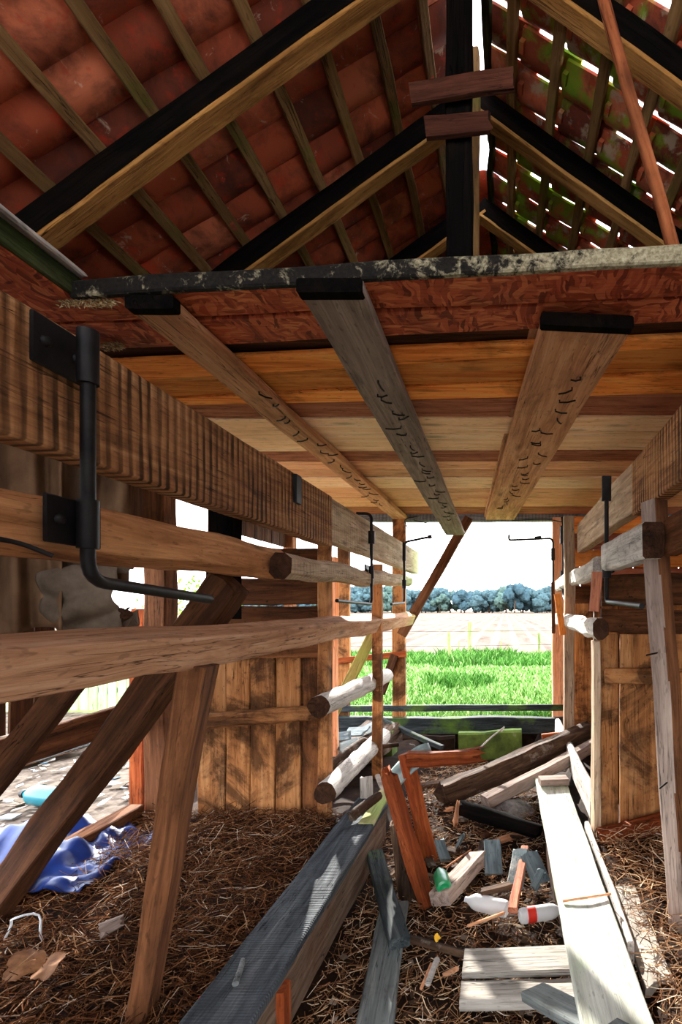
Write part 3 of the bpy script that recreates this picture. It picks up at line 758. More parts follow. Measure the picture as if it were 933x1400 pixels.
# ------------------------------------------------------------------ slanting posts and braces on the tarp side
tag(beam('slanting_post', Vector((-1.155, 1.93, 1.29)), Vector((-1.36, 1.90, -.1)), .098, .125, w_darkpost, up=(-.12, 1, 0), taper=.3, wob=.005), 'brown slanting post under the long pale lower rail', 'post')
tag(beam('slanting_brace', G(-25, 1265, -.02), P(318, 790, 2.28), .1, .15, w_dark, up=(.2, 0, 1), wob=.01, jag2=.05), 'thick dark diagonal brace behind the pale lower rail', 'brace')
tag(beam('slanting_brace', P(-30, 1090, 2.15), P(118, 905, 2.2), .07, .1, w_dark, up=(.2, 0, 1), wob=.008), 'thinner dark diagonal brace crossing the wide wall board', 'brace')
tag(beam('light_brace', P(52, 985, 2.82), P(106, 905, 2.86), .03, .05, w_pale, up=(.2, 0, 1)), 'narrow pale lath behind the thinner dark brace', 'lath')
tag(beam('short_post', (-1.32, 2.42, 1.45), (-1.33, 2.44, 2.3), .12, .1, w_black, up=(0, 1, 0), wob=.008), 'black short post behind the knotty middle rail', 'post')

# ------------------------------------------------------------------ stall partition on the tarp side
pw = empty('stall_partition', (-1.6, 3.66, 0), 'stained brown board partition standing in straw on the tarp side', 'partition')
YP = 3.66
def xat(px, y): return (px - CX) / FOC * y
for (a, b, m) in ((272, 310, w_panel), (311, 343, w_panel), (344, 377, w_panel), (378, 411, w_panel), (415, 440, w_paneldark)):
    x0, x1 = xat(a, YP), xat(b, YP)
    beam('stall_board', ((x0 + x1) / 2, YP, -.06), ((x0 + x1) / 2, YP + rnd.uniform(-.01, .01), 1.33), x1 - x0 + .003, .026, m, pw, up=(0, 1, 0))
for (za, zb, m) in ((1.34, 1.52, w_bark), (1.53, 1.72, w_bark), (1.73, 1.93, w_bark)):
    beam('upper_board', (xat(300, YP), YP, (za + zb) / 2), (xat(440, YP), YP, (za + zb) / 2), .03, zb - za, m, pw, wob=.006)
beam('backing_board', (xat(276, YP), YP + .035, .66), (xat(438, YP), YP + .035, .66), .02, 1.3, w_paneldark, pw)
beam('cross_batten', (xat(298, YP), YP - .035, 1.19), (xat(440, YP), YP - .035, 1.21), .04, .1, w_paneldark, pw, wob=.005)
beam('cross_rail', P(268, 986, YP - .08), P(437, 974, YP - .08), .09, .1, w_panel, pw, wob=.008, bev=.015)
tag(beam('timber_post', (xat(443.5, 3.6), 3.62, -.16), (xat(443.5, 3.6), 3.62, 2.05), .075, .1, w_panel, up=(0, 1, 0)), 'brown post at the passage end of the stained partition', 'post')
# posts and braces behind it
post(-1.52, 4.5, -.02, 1.95, .1, .08, w_tan, 'pale thin post directly behind the stained partition')
post(-1.99, 6.35, -.02, 2.5, .14, .1, w_panel, 'brown post in the rear wall behind the greenish brace')
post(-1.145, 4.62, -.1, 1.9, .085, .07, w_panel, 'brown post rising between the two bleached logs')
post(-1.30, 6.33, .0, 2.62, .155, .1, w_panel, 'brown corner post of the rear opening beside the pale rails')
tag(beam('greenish_brace', P(443, 1003, 5.0), P(512, 862, 5.0), .1, .05, w_green, up=(0, 1, 0)), 'greenish diagonal brace behind the upper bleached log', 'brace')
tag(beam('dark_brace', P(521, 948, 6.27), P(540, 895, 6.27), .1, .06, w_dark, up=(0, 1, 0)), 'short dark brace near the corner post of the rear opening', 'brace')
tag(beam('cross_lath', P(462, 904, 6.27), P(556, 894, 6.27), .04, .075, w_broken, wob=.006), 'rusty-brown lath between the posts of the rear wall', 'lath')
tag(log('bleached_log', P(436, 966, 3.32), P(528, 924, 5.3), .072, .075, w_birch, wob=.1, end_mat=w_endgrain), 'bleached round log rail at waist height by the partition post', 'log')
tag(log('bleached_log', P(444, 1085, 3.3), P(524, 1006, 5.2), .07, .08, w_birch, wob=.1, end_mat=w_endgrain), 'bleached round log rail low above the grey plank', 'log')
tag(tube('bark_branch', [P(438, 1062, 3.9), P(470, 1030, 4.3), P(498, 1010, 4.7), P(512, 1022, 4.7), P(545, 1018, 4.8)], .028, w_rot, res=8, corner=.1, r_end=.02), 'crooked brown branch lying over the low bleached log', 'branch')

# ------------------------------------------------------------------ partitions on the other side
pr = empty('stall_partition', (.95, 3.36, 0), 'stained light-brown board partition behind the leaning grey post', 'partition')
YQ = 3.38
for (a, b, m, zt) in ((820, 846, w_panel, 1.33), (847, 905, w_panel, 1.33), (907, 985, w_panel, 1.33), (988, 1035, w_paneldark, 1.33)):
    x0, x1 = xat(a, YQ), xat(b, YQ)
    beam('stall_board', ((x0 + x1) / 2, YQ, .02), ((x0 + x1) / 2, YQ, zt), x1 - x0 - .008, .03, m, pr, up=(0, 1, 0))
for (za, zb, m) in ((1.34, 1.5, w_bark), (1.52, 1.74, w_bark)):
    beam('upper_board', (xat(822, YQ), YQ - .01, (za + zb) / 2), (xat(1040, YQ), YQ - .01, (za + zb) / 2), .04, zb - za - .01, m, pr, wob=.008)
beam('cross_batten', P(826, 924, YQ - .05), P(1000, 926, YQ - .05), .045, .1, w_panel, pr, wob=.005, jag=.01)
tag(beam('foot_timber', P(818, 1143, YQ - .12), P(930, 1120, YQ - .1), .12, .11, w_broken, wob=.012, bev=.02), 'reddish worn timber at the foot of the light-brown partition', 'timber')
tag(beam('timber_post', (xat(816.5, 3.3), 3.34, -.05), (xat(816.5, 3.3), 3.34, 1.29), .045, .12, w_pale, up=(0, 1, 0)), 'narrow white-edged post at the end of the light-brown partition', 'post')
pr2 = empty('stall_partition', (1.4, 5.15, 0), 'second mottled partition farther along the passage behind the white-edged post', 'partition')
x = .70
for w, m in ((.2, w_panel), (.24, w_panel), (.22, w_paneldark), (.24, w_panel), (.24, w_panel), (.24, w_panel)):
    beam('stall_board', (x + w / 2, 5.15, 0), (x + w / 2, 5.15, 1.55), w - .006, .03, m, pr2, up=(0, 1, 0)); x += w
for z, m in ((1.64, w_bark), (1.82, w_redbrown), (2.0, w_orange), (2.17, w_redbrown), (2.34, w_orange)):
    beam('upper_board', (.70, 5.14, z), (2.2, 5.14, z), .03, .165, m, pr2, wob=.004)
post(.635, 5.02, -.1, 2.4, .1, .1, w_pale, 'post with a sunlit edge beside the mottled far partition')
post(.66, 6.33, -.1, 2.62, .135, .1, w_tan, 'brown corner post of the rear opening on the sunlit plank side')
tag(beam('leaning_lath', P(762, 812, 4.9), P(770, 868, 4.9), .06, .03, w_orange, up=(0, 1, 0)), 'short orange lath nailed at a tilt to the sunlit low rail', 'lath')
tag(beam('leaning_lath', P(756.5, 796, 5.2), P(757, 866, 5.2), .035, .03, w_dark, up=(0, 1, 0)), 'short dark lath upright beside the tilted orange one', 'lath')
tag(beam('bracket_block', P(817, 782, 3.2), P(813, 836, 3.2), .06, .05, w_redbrown, up=(0, 1, 0)), 'reddish wooden block hanging below the bent rod clamp', 'block')
lp = tag(beam('leaning_post', (.815, 2.30, -.1), (.745, 2.56, 2.03), .095, .095, w_darkpost, up=(1, .75, 0), wob=.006), 'leaning post with one grey face standing in the straw by the light-brown partition', 'post')
second_face(lp, w_greyplank, lambda n: n.z < -.7)
for i, (px, py, Y) in enumerate(((897, 893, 2.43), (915, 1068, 2.37))):
    p = P(px, py, Y); tag(tube('bent_nail', [p + Vector((.02, .03, 0)), p, p + Vector((-.05, -.02, -.008 - .02 * i))], .004, m_nail, res=6), ('upper' if i == 0 else 'lower') + ' bent nail sticking out of the leaning grey post', 'nail')

# rear opening
tag(beam('lintel_timber', (-2.6, 6.36, 2.64), (2.2, 6.36, 2.64), .1, .13, w_grey), 'blue-grey timber across the top of the rear opening', 'timber')
tag(beam('door_brace', P(549, 868, 6.3), P(642, 708, 6.34), .115, .07, w_darkpost, up=(0, 1, 0)), 'dark diagonal brace in the corner of the rear opening', 'brace')
tag(beam('sill_board', (-2.3, 6.3, .27), (.75, 6.3, .28), .05, .075, w_sill), 'upper blackened sill board across the rear opening', 'board')
tag(beam('sill_board', (-2.3, 6.24, .085), (.8, 6.24, .085), .12, .19, w_sill, wob=.01), 'lower broad grey-black sill board of the rear opening', 'board')
# ------------------------------------------------------------------ bent iron stanchion rods
def rod(pts, r, label, plates=(), sleeves=(), straps=(), corner=.05):
    o = tube('bent_rod', pts, r, m_iron, res=10, corner=corner); tag(o, label, 'iron rod', 'bent iron rods of the stanchions')
    for (c, ly, lz, sx) in plates:      # plate lying flat against a rail
        c = Vector(c); beam('bracket_plate', c - Vector((0, ly / 2, 0)), c + Vector((0, ly / 2, 0)), .01, lz, m_iron, o, wob=.001, bev=.012)
        for k in (-1, 1):
            lathe('bolt', [(-.004, .002), (-.004, .014), (.004, .013), (.009, .006)], m_iron, Matrix.Translation(c + Vector((sx * .008, k * ly * .3, .0))) @ Matrix.Rotation(0 if sx > 0 else PI, 4, 'Z'), o, res=8)
    for (a, b, rr) in sleeves: tube('sleeve', [a, b], rr, m_iron, o, res=12)
    for (a, b, w, h) in straps: beam('strap', a, b, w, h, m_iron, o, up=(0, 1, 0), wob=.001)
    return o
x = -1.058
rod([(x, 1.30, 2.19), (x, 1.30, 1.571), (x, 1.835, 1.534)], .0165, 'long bent black iron rod on the knotty middle rail, its foot pointing along the passage',
    plates=[((-1.105, 1.27, 2.14), .15, .12, 1), ((-1.082, 1.285, 1.715), .16, .115, 1)], sleeves=[((x, 1.30, 1.775), (x, 1.30, 1.652), .024), ((x, 1.30, 2.205), (x, 1.30, 2.07), .024)], corner=.06)
x = -1.065
rod([(x - .12, 4.10, 2.262), (x, 4.10, 2.26), (x, 4.10, 1.535), (x, 3.25, 1.55)], .012, 'bent black iron rod hooked over the pale top rail, its foot pointing back',
    plates=[((-1.10, 4.1, 1.80), .12, .1, 1)], sleeves=[((x, 4.1, 2.12), (x, 4.1, 2.02), .026), ((x, 4.1, 1.84), (x, 4.1, 1.74), .02)])
rod([(-.76, 5.36, 2.255), (-1.05, 5.36, 2.195), (-1.05, 5.36, 1.56), (-1.05, 4.75, 1.54)], .013, 'bent black iron rod with an arm reaching into the passage above the corner',
    sleeves=[((-.80, 5.36, 2.247), (-.76, 5.36, 2.256), .02), ((-1.05, 5.36, 1.80), (-1.05, 5.36, 1.71), .022), ((-1.05, 5.36, 2.19), (-1.05, 5.36, 2.0), .018)])
x = .665
rod([(x, 3.33, 2.34), (x, 3.33, 1.545), (x + .0, 2.47, 1.512)], .015, 'thick bent black iron rod beside the mould-spotted rail',
    plates=[((.70, 3.33, 1.775), .12, .09, -1)], sleeves=[((x, 3.33, 1.84), (x, 3.33, 1.70), .03)], straps=[((x, 3.33, 2.36), (x, 3.33, 2.2), .06, .03)])
rod([(.645, 5.72, 2.52), (.655, 5.70, 2.40), (.655, 5.70, 1.66), (.645, 5.42, 1.58)], .014, 'slim bent black iron rod clamped to the sunlit middle rail near the corner post',
    sleeves=[((.655, 5.70, 2.42), (.655, 5.70, 2.22), .036), ((.655, 5.70, 1.92), (.655, 5.70, 1.72), .034)])
rod([(.055, 5.95, 2.36), (.05, 5.95, 2.295), (.54, 5.95, 2.315), (.565, 5.95, 2.28), (.565, 5.95, 1.55)], .013, 'bent black iron rod with a hooked arm stretched across the rear opening',
    sleeves=[((.565, 5.95, 2.2), (.565, 5.95, 2.06), .024)], straps=[((.35, 5.95, 2.325), (.43, 5.95, 2.33), .03, .03)], corner=.03)
tag(tube('wire', [(.66, 5.75, 2.47), (.5, 5.9, 2.53), (.3, 6.1, 2.56), (.1, 6.25, 2.575)], .006, m_iron, res=6, corner=.1), 'dark wire slung from the corner post along the blue-grey timber', 'wire')
tag(tube('wire', [(-1.05, 5.6, 2.36), (-1.13, 5.7, 2.5), (-.95, 5.85, 2.56), (-1.1, 6.0, 2.54), (-.9, 6.15, 2.52)], .006, m_iron, res=6, corner=.1), 'tangled wire above the end of the pale top rail', 'wire')
tag(beam('iron_strap', (-1.105, 2.73, 2.21), (-1.105, 2.73, 2.06), .07, .02, m_iron, up=(1, 0, 0), wob=.001, bev=.004), 'black iron strap on the upper edge of the band-sawn rail', 'strap')
tag(tube('iron_hook', [P(-10, 735, 1.07), P(30, 743, 1.12), P(72, 760, 1.16)], .006, m_iron, res=6, corner=.02), 'thin black iron spike lying along the crack of the knotty rail', 'spike')

# ------------------------------------------------------------------ hanging cloths
def canvas(u, v):
    px = -90 + 174 * u; Y = 2.12 + .035 * math.sin(u * 15 + v * 2.) + .02 * math.sin(u * 31 - v * 3) + .05 * mnoise.noise((u * 3, v * 3, 2))
    p = P(px, 832, Y); p.z = 2.36 - .955 * v + .02 * math.sin(u * 9); return p
tag(sheet('hanging_canvas', canvas, 50, 40, m_canvas, .006), 'dusty brown canvas hanging behind the knotty middle rail', 'canvas')
def roll(u, v):
    th = -1.2 + v * 4.6; r = (.10 + .035 * math.sin(PI * u)) * (1 + .25 * mnoise.noise((u * 2.5, th * 1.1, 3)) + .2 * math.sin(th * 6 + u * 2.6 + 2 * mnoise.noise((u * 2, th, 8))))
    px = 78 + 98 * u; c = P(px, 832, 2.2)
    return Vector((c.x, 2.2 - math.cos(th - .7) * r * .8, 1.55 - .03 * math.sin(PI * u) + math.sin(.9 - th) * r * 1.2))
tag(sheet('hanging_cloth', roll, 26, 60, m_cloth, .008), 'folded grey-brown cloth slung in a loose roll beside the canvas', 'cloth')
def roll2(u, v):
    px = 84 + 92 * u; Y = 2.24 + .04 * math.sin(u * 12 + v) + .05 * mnoise.noise((u * 3, v * 3, 7)); p = P(px, 832, Y); p.z = 2.2 - .62 * v; return p
tag(sheet('hanging_cloth', roll2, 30, 24, m_canvas, .006), 'dark dusty cloth hanging above the loose grey-brown roll', 'cloth')
def leaf(name, c, r, mat, label, nrm=(0, -1, .3), lobes=5, seed=1):
    rr = random.Random(seed); n = 40; M = Vector(nrm).normalized().to_track_quat('Z', 'Y').to_matrix().to_4x4(); M.translation = Vector(c)
    vs = [(0, 0, .003)]; 
    for i in range(n):
        a = 2 * PI * i / n; q = r * (.62 + .38 * abs(math.cos(a * lobes / 2)) ** .6 + rr.uniform(-.06, .06)); vs.append((math.cos(a) * q, math.sin(a) * q, .008 * math.sin(a * 3)))
    m = len(vs); vs += [(x, y, z - .002) for x, y, z in vs]
    fs = [(0, 1 + i, 1 + (i + 1) % n) for i in range(n)] + [(m, m + 1 + (i + 1) % n, m + 1 + i) for i in range(n)] + [(1 + i, m + 1 + i, m + 1 + (i + 1) % n, 1 + (i + 1) % n) for i in range(n)]
    return tag(link(name, vs, fs, mat, None, M), label, 'leaf')
leaf('dry_leaf', P(171, 838, 2.03), .028, w_endgrain, 'dark red-brown lobed leaf caught beside the folded cloth', seed=2)

# ------------------------------------------------------------------ planks framing the sunken passage
tag(beam('trough_plank', (-.98, .95, .085), (-.965, 3.78, .085), .245, .04, w_slateplank, wob=.004), 'grey saw-marked plank lying flat along the tarp-side stall', 'plank')
tag(beam('trough_curb', (-.895, 1.1, -.06), (-.885, 3.7, -.06), .06, .24, w_curb, wob=.008), 'brown curb board on edge under the grey plank', 'board')
tag(beam('curb_stub', G(376, 1372, -.0) + Vector((.0, .02, -.26)), G(376, 1372, -.0) + Vector((.0, .02, .05)), .075, .075, w_broken, up=(0, 1, 0)), 'red-brown stub post under the edge of the grey plank', 'post')
tag(beam('trough_plank', (.385, 1.0, .085), (.375, 4.2, .085), .245, .045, w_white, wob=.004), 'sunlit bleached plank lying flat along the leaning post stall', 'plank')
tag(beam('trough_curb', (.325, 1.1, -.07), (.32, 4.1, -.07), .06, .26, w_dark, wob=.008), 'shaded curb board on edge under the bleached plank', 'board')
tag(beam('side_board', (.55, 2.2, .0), (.545, 3.4, .03), .03, .13, w_bleach, wob=.006), 'bleached board on edge behind the bleached plank', 'board')
tag(beam('small_board', P(738, 1068, 4.02), P(776, 1066, 4.05), .12, .05, w_greyplank, wob=.004), 'short grey board resting on the far end of the bleached plank', 'board')
tag(beam('stone_block', (.62, 2.0, -.02), (.64, 2.7, -.02), .14, .14, m_stone, wob=.012, bev=.03), 'sunlit pale block edging the straw beside the bleached plank', 'block')
tag(tube('stick', [G(322, 1345, .125), G(330, 1322, .125), G(332, 1312, .13)], .012, w_grey, res=8, r_end=.009), 'short grey stick lying on the edge of the grey plank', 'stick')
leaf('dry_leaf', G(276, 1368, .03), .02, m_red, 'small reddish leaf beside the edge of the grey plank', (0, -.2, 1), 1, 4)

# ------------------------------------------------------------------ rubble in the sunken passage
tag(beam('upright_timber', P(588, 1252, 2.92), P(533, 1056, 3.25), .075, .09, w_broken, up=(.3, 1, .2), wob=.012, jag2=.06), 'dark-grained orange timber leaning upright out of the rubble, ending beside the green bottle', 'timber')
tag(beam('upright_timber', P(592, 1188, 3.42), P(554, 1030, 3.5), .065, .1, w_broken, up=(.5, 1, 0), wob=.006), 'straighter orange timber leaning behind the dark-grained one, pale on one edge', 'timber')
tag(beam('broken_timber', P(556, 1036, 3.46), P(668, 1032, 3.46), .09, .095, w_broken, wob=.014, jag=.01, jag2=.12, bev=.02, wane=.3), 'splintered orange timber lying across the tops of the leaning timbers', 'timber')
tag(beam('splintered_piece', P(541, 1100, 3.3), P(527, 1046, 3.35), .05, .05, w_broken, up=(0, 1, 0), wob=.012, jag=.05, jag2=.06), 'short splintered orange piece beside the dark-grained leaning timber', 'timber')
tag(beam('dark_stump', P(556, 1245, 2.98), P(551, 1110, 3.25), .11, .1, w_rot, up=(0, 1, 0), wob=.02, jag2=.08, bev=.03), 'rotten dark timber stump behind the dark-grained leaning timber', 'timber')
def gsheet(u, v):
    p = P(532 + 54 * u + 10 * v, 1056 - 40 * math.sin(u * 1.5) + 24 * v, 3.62 - .18 * v + .04 * mnoise.noise((u * 3, v * 3, 1))); return p
tag(sheet('roofing_sheet', gsheet, 14, 10, m_greycloth, .008), 'grey-green sheet slumped behind the leaning orange timbers', 'sheet')
tag(beam('fallen_timber', P(598, 1094, 4.15), P(812, 1000, 5.05), .17, .19, w_rot, wob=.02, jag=.12, bev=.03, wane=.25), 'big fallen rotten timber sloping up out of the rubble', 'timber')
tag(beam('fallen_timber', P(664, 1098, 4.0), P(820, 1014, 4.75), .12, .1, w_greyplank, wob=.012, bev=.02), 'paler fallen timber alongside the big rotten one', 'timber')
tag(log('charred_log', P(627, 1104, 3.86), P(742, 1138, 3.62), .06, .055, w_black, wob=.16, jag=.05), 'charred dark log lying below the big fallen timber', 'log')
tag(log('splinter', P(622, 1130, 3.72), P(627, 1092, 3.72), .02, .012, w_plank, wob=.3, jag=.04), 'short upright splinter at the end of the charred log', 'splinter')
tag(tube('twig', [P(655, 1024, 4.6), P(672, 1008, 4.65), P(690, 994, 4.7), P(686, 1000, 4.72)], .008, w_birch, res=6), 'thin forked pale twig above the splintered orange timber', 'twig')
tag(beam('grey_rafter_end', P(520, 984, 5.6), P(605, 1022, 5.2), .06, .05, w_sill, wob=.006), 'dark thin timber slanting down from the sill board', 'timber')
tag(beam('rubble_timber', P(575, 1080, 4.7), P(650, 1062, 4.9), .12, .1, w_rot, wob=.02, bev=.02), 'half-buried dark timber behind the leaning orange timbers', 'timber')
tag(beam('brown_wood_piece', P(741, 1007, 5.3), P(768, 1004, 5.3), .05, .045, w_broken, wob=.006), 'small red-brown wood piece by the far end of the big fallen timber', 'timber')

def flat(name, pts, w, th, mat, label, z=None, tilt=(0, 0, 1), cat='board', **k):
    a, b = [G(*p) for p in pts]
    return tag(beam(name, a, b, w, th, mat, up=tilt, **k), label, cat)
flat('floor_plank', [(508, 1425, -.19), (541, 1236, -.15)], .15, .035, w_greyflat, 'long grey plank half-buried in straw in the passage, pointing at the camera', wob=.006)
flat('floor_plank', [(546, 1290, -.09), (512, 1168, -.06)], .1, .055, w_sill, 'dark green-grey plank with an orange end lying on the long grey plank')
flat('sawn_end', [(600, 1228, -.14), (655, 1172, -.12)], .13, .08, w_greyplank, 'short thick weathered wood block beside the green bottle', tilt=(-.25, .1, 1), wob=.008, cat='block')
flat('thin_timber', [(560, 1284, -.14), (655, 1312, -.15)], .03, .035, w_rot, 'thin dark timber leading to the pale cross boards', wob=.006, cat='timber')
flat('cross_board', [(634, 1318, -.13), (812, 1312, -.11)], .17, .03, w_crossboard, 'rear one of two pale boards lying crosswise on the passage floor', wob=.005)
flat('cross_board', [(630, 1360, -.15), (800, 1356, -.14)], .12, .05, w_crossboard, 'front one of two pale boards lying crosswise on the passage floor', wob=.005)
flat('edge_worn_board', [(730, 1356, -.06), (900, 1450, .165)], .12, .04, w_greyflat, 'grey board lying tilted over the pale cross boards', wob=.006)
flat('brown_lath', [(701, 1246, -.06), (718, 1158, -.08)], .05, .03, w_redbrown, 'narrow brown slat leaning beside the clear bottle', wob=.004)
for i, (q, r_, w, lab) in enumerate((((676, 1196), (674, 1148), .11, 'blue-grey slat standing in ash behind the block'), ((704, 1216), (712, 1160), .1, 'blue-grey slat behind the narrow brown slat'), ((742, 1210), (722, 1165), .12, 'broad blue-grey slat beside the bleached plank'),
        ((728, 1216), (742, 1186), .06, 'short blue-grey slat tucked under the bleached plank'), ((611, 1178), (600, 1146), .07, 'pale grey slat behind the green bottle'), ((625, 1158), (634, 1140), .07, 'small square blue-grey chip of slat'))):
    flat('grey_lath', [(q[0], q[1], -.14), (r_[0], r_[1], -.04)], w, .018, w_slate, lab, wob=.004, jag=.03, cat='slat')
flat('bark_slab', [(655, 1224, -.1), (700, 1212, -.1)], .05, .03, w_rot, 'piece of dark bark between block and clear bottle', wob=.01, jag=.03, cat='bark')
for i, (a, b, r_, lab) in enumerate((((585, 1345), (598, 1312), .014, 'short thick pale stick on the straw before the thin dark timber'), ((576, 1352), (590, 1318), .007, 'thin orange stick beside the short thick pale stick'), ((606, 1334), (626, 1324), .011, 'short brown stick beside the thick pale one'),
        ((610, 1186), (644, 1162), .006, 'thin twig crossing the weathered wood block'), ((640, 1266), (690, 1248), .008, 'dark stick below the clear bottle'), ((770, 1232), (836, 1222), .006, 'thin dark twig lying across the bleached plank'))):
    z = .12 if i == 5 else -.13
    tag(tube('stick', [G(a[0], a[1], z), G((a[0] + b[0]) / 2, (a[1] + b[1]) / 2, z + .008), G(b[0], b[1], z + .004)], r_, w_plank if i != 0 else w_birch, res=7), lab, 'stick')
rs = random.Random(31)
for i in range(22):
    px, py = rs.uniform(585, 735), rs.uniform(1085, 1215); z = ground_z(G(px, py, -.15).x, G(px, py, -.15).y) + rs.uniform(.015, .05)
    c = G(px, py, z); an = rs.uniform(0, PI); L = rs.uniform(.05, .14); d = Vector((math.cos(an), math.sin(an), rs.uniform(-.3, .3))) * L
    o = beam('wood_scrap', c - d, c + d, rs.uniform(.02, .07), rs.uniform(.012, .03), rs.choice((w_rot, w_rot, w_dark, w_slate, w_plank)), wob=.006, jag=.04)
    tag(o, 'small splintered wood scrap strewn in the passage rubble', 'scrap', 'wood scraps in the passage rubble')
# jumble of slate pieces behind the partition post
for i, (px, py, w, an, lab) in enumerate(((462, 1008, .16, .3, 'grey slate plate on the heap behind the partition post'), (487, 1000, .18, -.2, 'pale grey slate plate near the low bleached log'), (478, 1018, .14, .8, 'tilted grey slate plate under the crooked branch'), (506, 996, .15, 1.2, 'grey slate plate beside the thin brown post'))):
    c = G(px, py, .28); d = Vector((math.cos(an), math.sin(an), .1)) * .13
    tag(beam('slate_plate', c - d, c + d, w, .014, w_slate, up=(.1, -.3, 1), jag=.04, wob=.004), lab, 'slate')
tag(beam('heap_board', (-1.75, 4.0, .1), (-1.3, 5.6, .16), .5, .2, w_rot, wob=.03, bev=.05, jag=.1), 'heap of rotten boards and dirt under the slate plates', 'heap')
flat('green_lit_board', [(500, 1128, .10), (528, 1082, .12)], .1, .03, w_greenlit, 'short board end in a green-lit tone on the far tip of the grey plank')
tag(log('broken_branch', G(478, 1118, .15), G(520, 1086, .2), .035, .03, w_rot, wob=.15, jag=.03), 'broken grey branch stub on the far end of the grey plank', 'branch')
tag(tube('branch', [G(516, 1060, .2), P(524, 1080, 3.9), P(540, 1098, 3.8)], .02, w_birch, res=7, corner=.05), 'pale bent branch over the green-lit toned board end', 'branch')
tag(beam('upright_lath', P(502, 1110, 3.75), P(500, 1060, 3.8), .09, .02, w_birch, up=(0, 1, 0), wob=.005, jag=.02), 'pale split lath hanging from the low bleached log', 'lath')

# low mossy concrete behind the sill
tag(beam('concrete_block', P(628, 1020, 5.85), P(714, 1018, 5.85), .12, .33, m_concrete, wob=.012, bev=.02), 'mossy green concrete block under the sill boards', 'block')
tag(beam('concrete_block', P(552, 1020, 5.95), P(622, 1022, 5.95), .12, .3, m_soil, wob=.02, bev=.03), 'dark earthy block beside the mossy concrete one', 'block')
tag(beam('concrete_block', P(505, 1018, 5.4), P(540, 1018, 5.4), .25, .3, m_concrete, wob=.012, bev=.02), 'mossy block behind the end of the low bleached log', 'block')
def heap_fn(cx, cy, rx, ry, h, sd, base):
    def f(u, v):
        a = 2 * PI * u; q = v
        x = cx + math.cos(a) * rx * q; y = cy + math.sin(a) * ry * q
        return Vector((x, y, base + h * (1 - q * q) + .05 * mnoise.noise((x * 9 + sd, y * 9, 0)) * (1 - q * .5)))
    return f
for (px, py, z, rx, ry, h, m, lab) in ((700, 1105, -.1, .2, .16, .1, m_ash, 'small heap of pale grey ash under the fallen timbers'), (640, 1110, -.15, .45, .5, .04, m_soil, 'heap of dark straw and dirt around the charred log')):
    c = G(px, py, z); tag(sheet('ash_heap' if m is m_ash else 'dirt_heap', heap_fn(c.x, c.y, rx, ry, h, px, z - .03), 32, 14, m, .01), lab, 'heap', kind='stuff')

# bottles and litter
def bottle(px, py, z, L, r, yaw, mat, label, capm=None, band=None, pitch=0.):
    c = G(px, py, z); M = Matrix.Translation(c) @ Matrix.Rotation(yaw, 4, 'Z') @ Matrix.Rotation(pitch, 4, 'Y')
    e = empty('plastic_bottle', c, label, 'bottle', 'discarded bottles'); MX[e.name] = Matrix.Translation(c)
    lathe('body', [(-L / 2 + .012, r * .3), (-L / 2, r * .6), (-L / 2 + .006, r * .9), (-L / 2 + .025, r), (-L * .2, r * .97), (-L * .15, r), (L * .18, r), (L * .27, r * .85), (L * .36, r * .5), (L * .41, r * .34), (L * .46, r * .33)], mat, M, e)
    if capm: lathe('cap', [(L * .45, .3 * r), (L * .45, r * .42), (L * .52, r * .42), (L * .52, r * .2)], capm, M, e, res=16)
    if band: lathe('wrap', [(-L * .34, r * 1.03), (-L * .16, r * 1.03)], band, M, e, cap=False)
    return e
bottle(664, 1236, -.14, .27, .045, 2.75, m_clear, 'crumpled clear bottle lying on the passage floor')
bottle(742, 1248, -.14, .26, .04, .25, m_clear, 'clear bottle with a red wrap half under the bleached plank', band=m_red)
bottle(604, 1202, -.085, .2, .044, 1.85, m_greenp, 'green bottle with its round base showing between timber and block', m_greenp)
bottle(58, 1088, .08, .38, .075, 2.9, m_teal, 'teal bottle with black cap on the sunlit litter', m_blackp)
def tarp(u, v):
    x = -3.15 + .95 * u; y = 2.65 + .85 * v
    h = .16 * math.exp(-((u - .35) / .3) ** 2 - ((v - .45) / .35) ** 2) + .1 * mnoise.noise((u * 5, v * 5, 1)) + .05 * mnoise.noise((u * 12, v * 12, 4))
    return Vector((x, y, .03 + max(0, h) + .06 * math.sin(PI * u) * math.sin(PI * v)))
tag(sheet('blue_tarp', tarp, 44, 40, m_bluetarp, .004), 'crumpled blue plastic sheet lying under the slanting braces', 'tarp')
def film(u, v):
    c = G(78 + 62 * u, 1176 - 22 * u + 16 * v, .03); c.z += .03 + .04 * mnoise.noise((u * 6, v * 5, 3)); return c
tag(sheet('plastic_film', film, 24, 12, m_clear, .003), 'strip of clear plastic film beside the blue sheet', 'film')
hp = G(34, 1284, .02)
tag(tube('wire_hoop', [hp + Vector((math.cos(PI * i / 12) * -.09, .02 * math.sin(i), .0 + math.sin(PI * i / 12) * .11)) for i in range(13)], .005, m_clear, res=6), 'clear bent plastic hoop standing in the straw', 'hoop')
leaf('dry_leaf', G(32, 1318, .06), .07, m_leaf, 'large curled brown leaf in the straw below the plastic hoop', (.2, -.5, 1), 3, 5)
leaf('dry_leaf', G(66, 1322, .06), .06, m_leaf, 'pale brown leaf beside the large curled one', (-.3, -.4, 1), 3, 6)
tag(log('wood_chunk', G(132, 1276, .05), G(172, 1256, .07), .035, .025, w_greyplank, wob=.25, jag=.03), 'pale grey wood chunk in the straw between the slanting posts', 'wood')
leaf('yellow_leaf', G(598, 1282, -.1), .018, m_yellowleaf, 'tiny yellow leaf upright in the passage straw', (0, -1, .2), 3, 8)
flat('yard_board', [(-20, 1052, .05), (120, 1012, .1)], .3, .05, w_grey, 'weathered grey board lying on the sunlit ground outside', wob=.01)
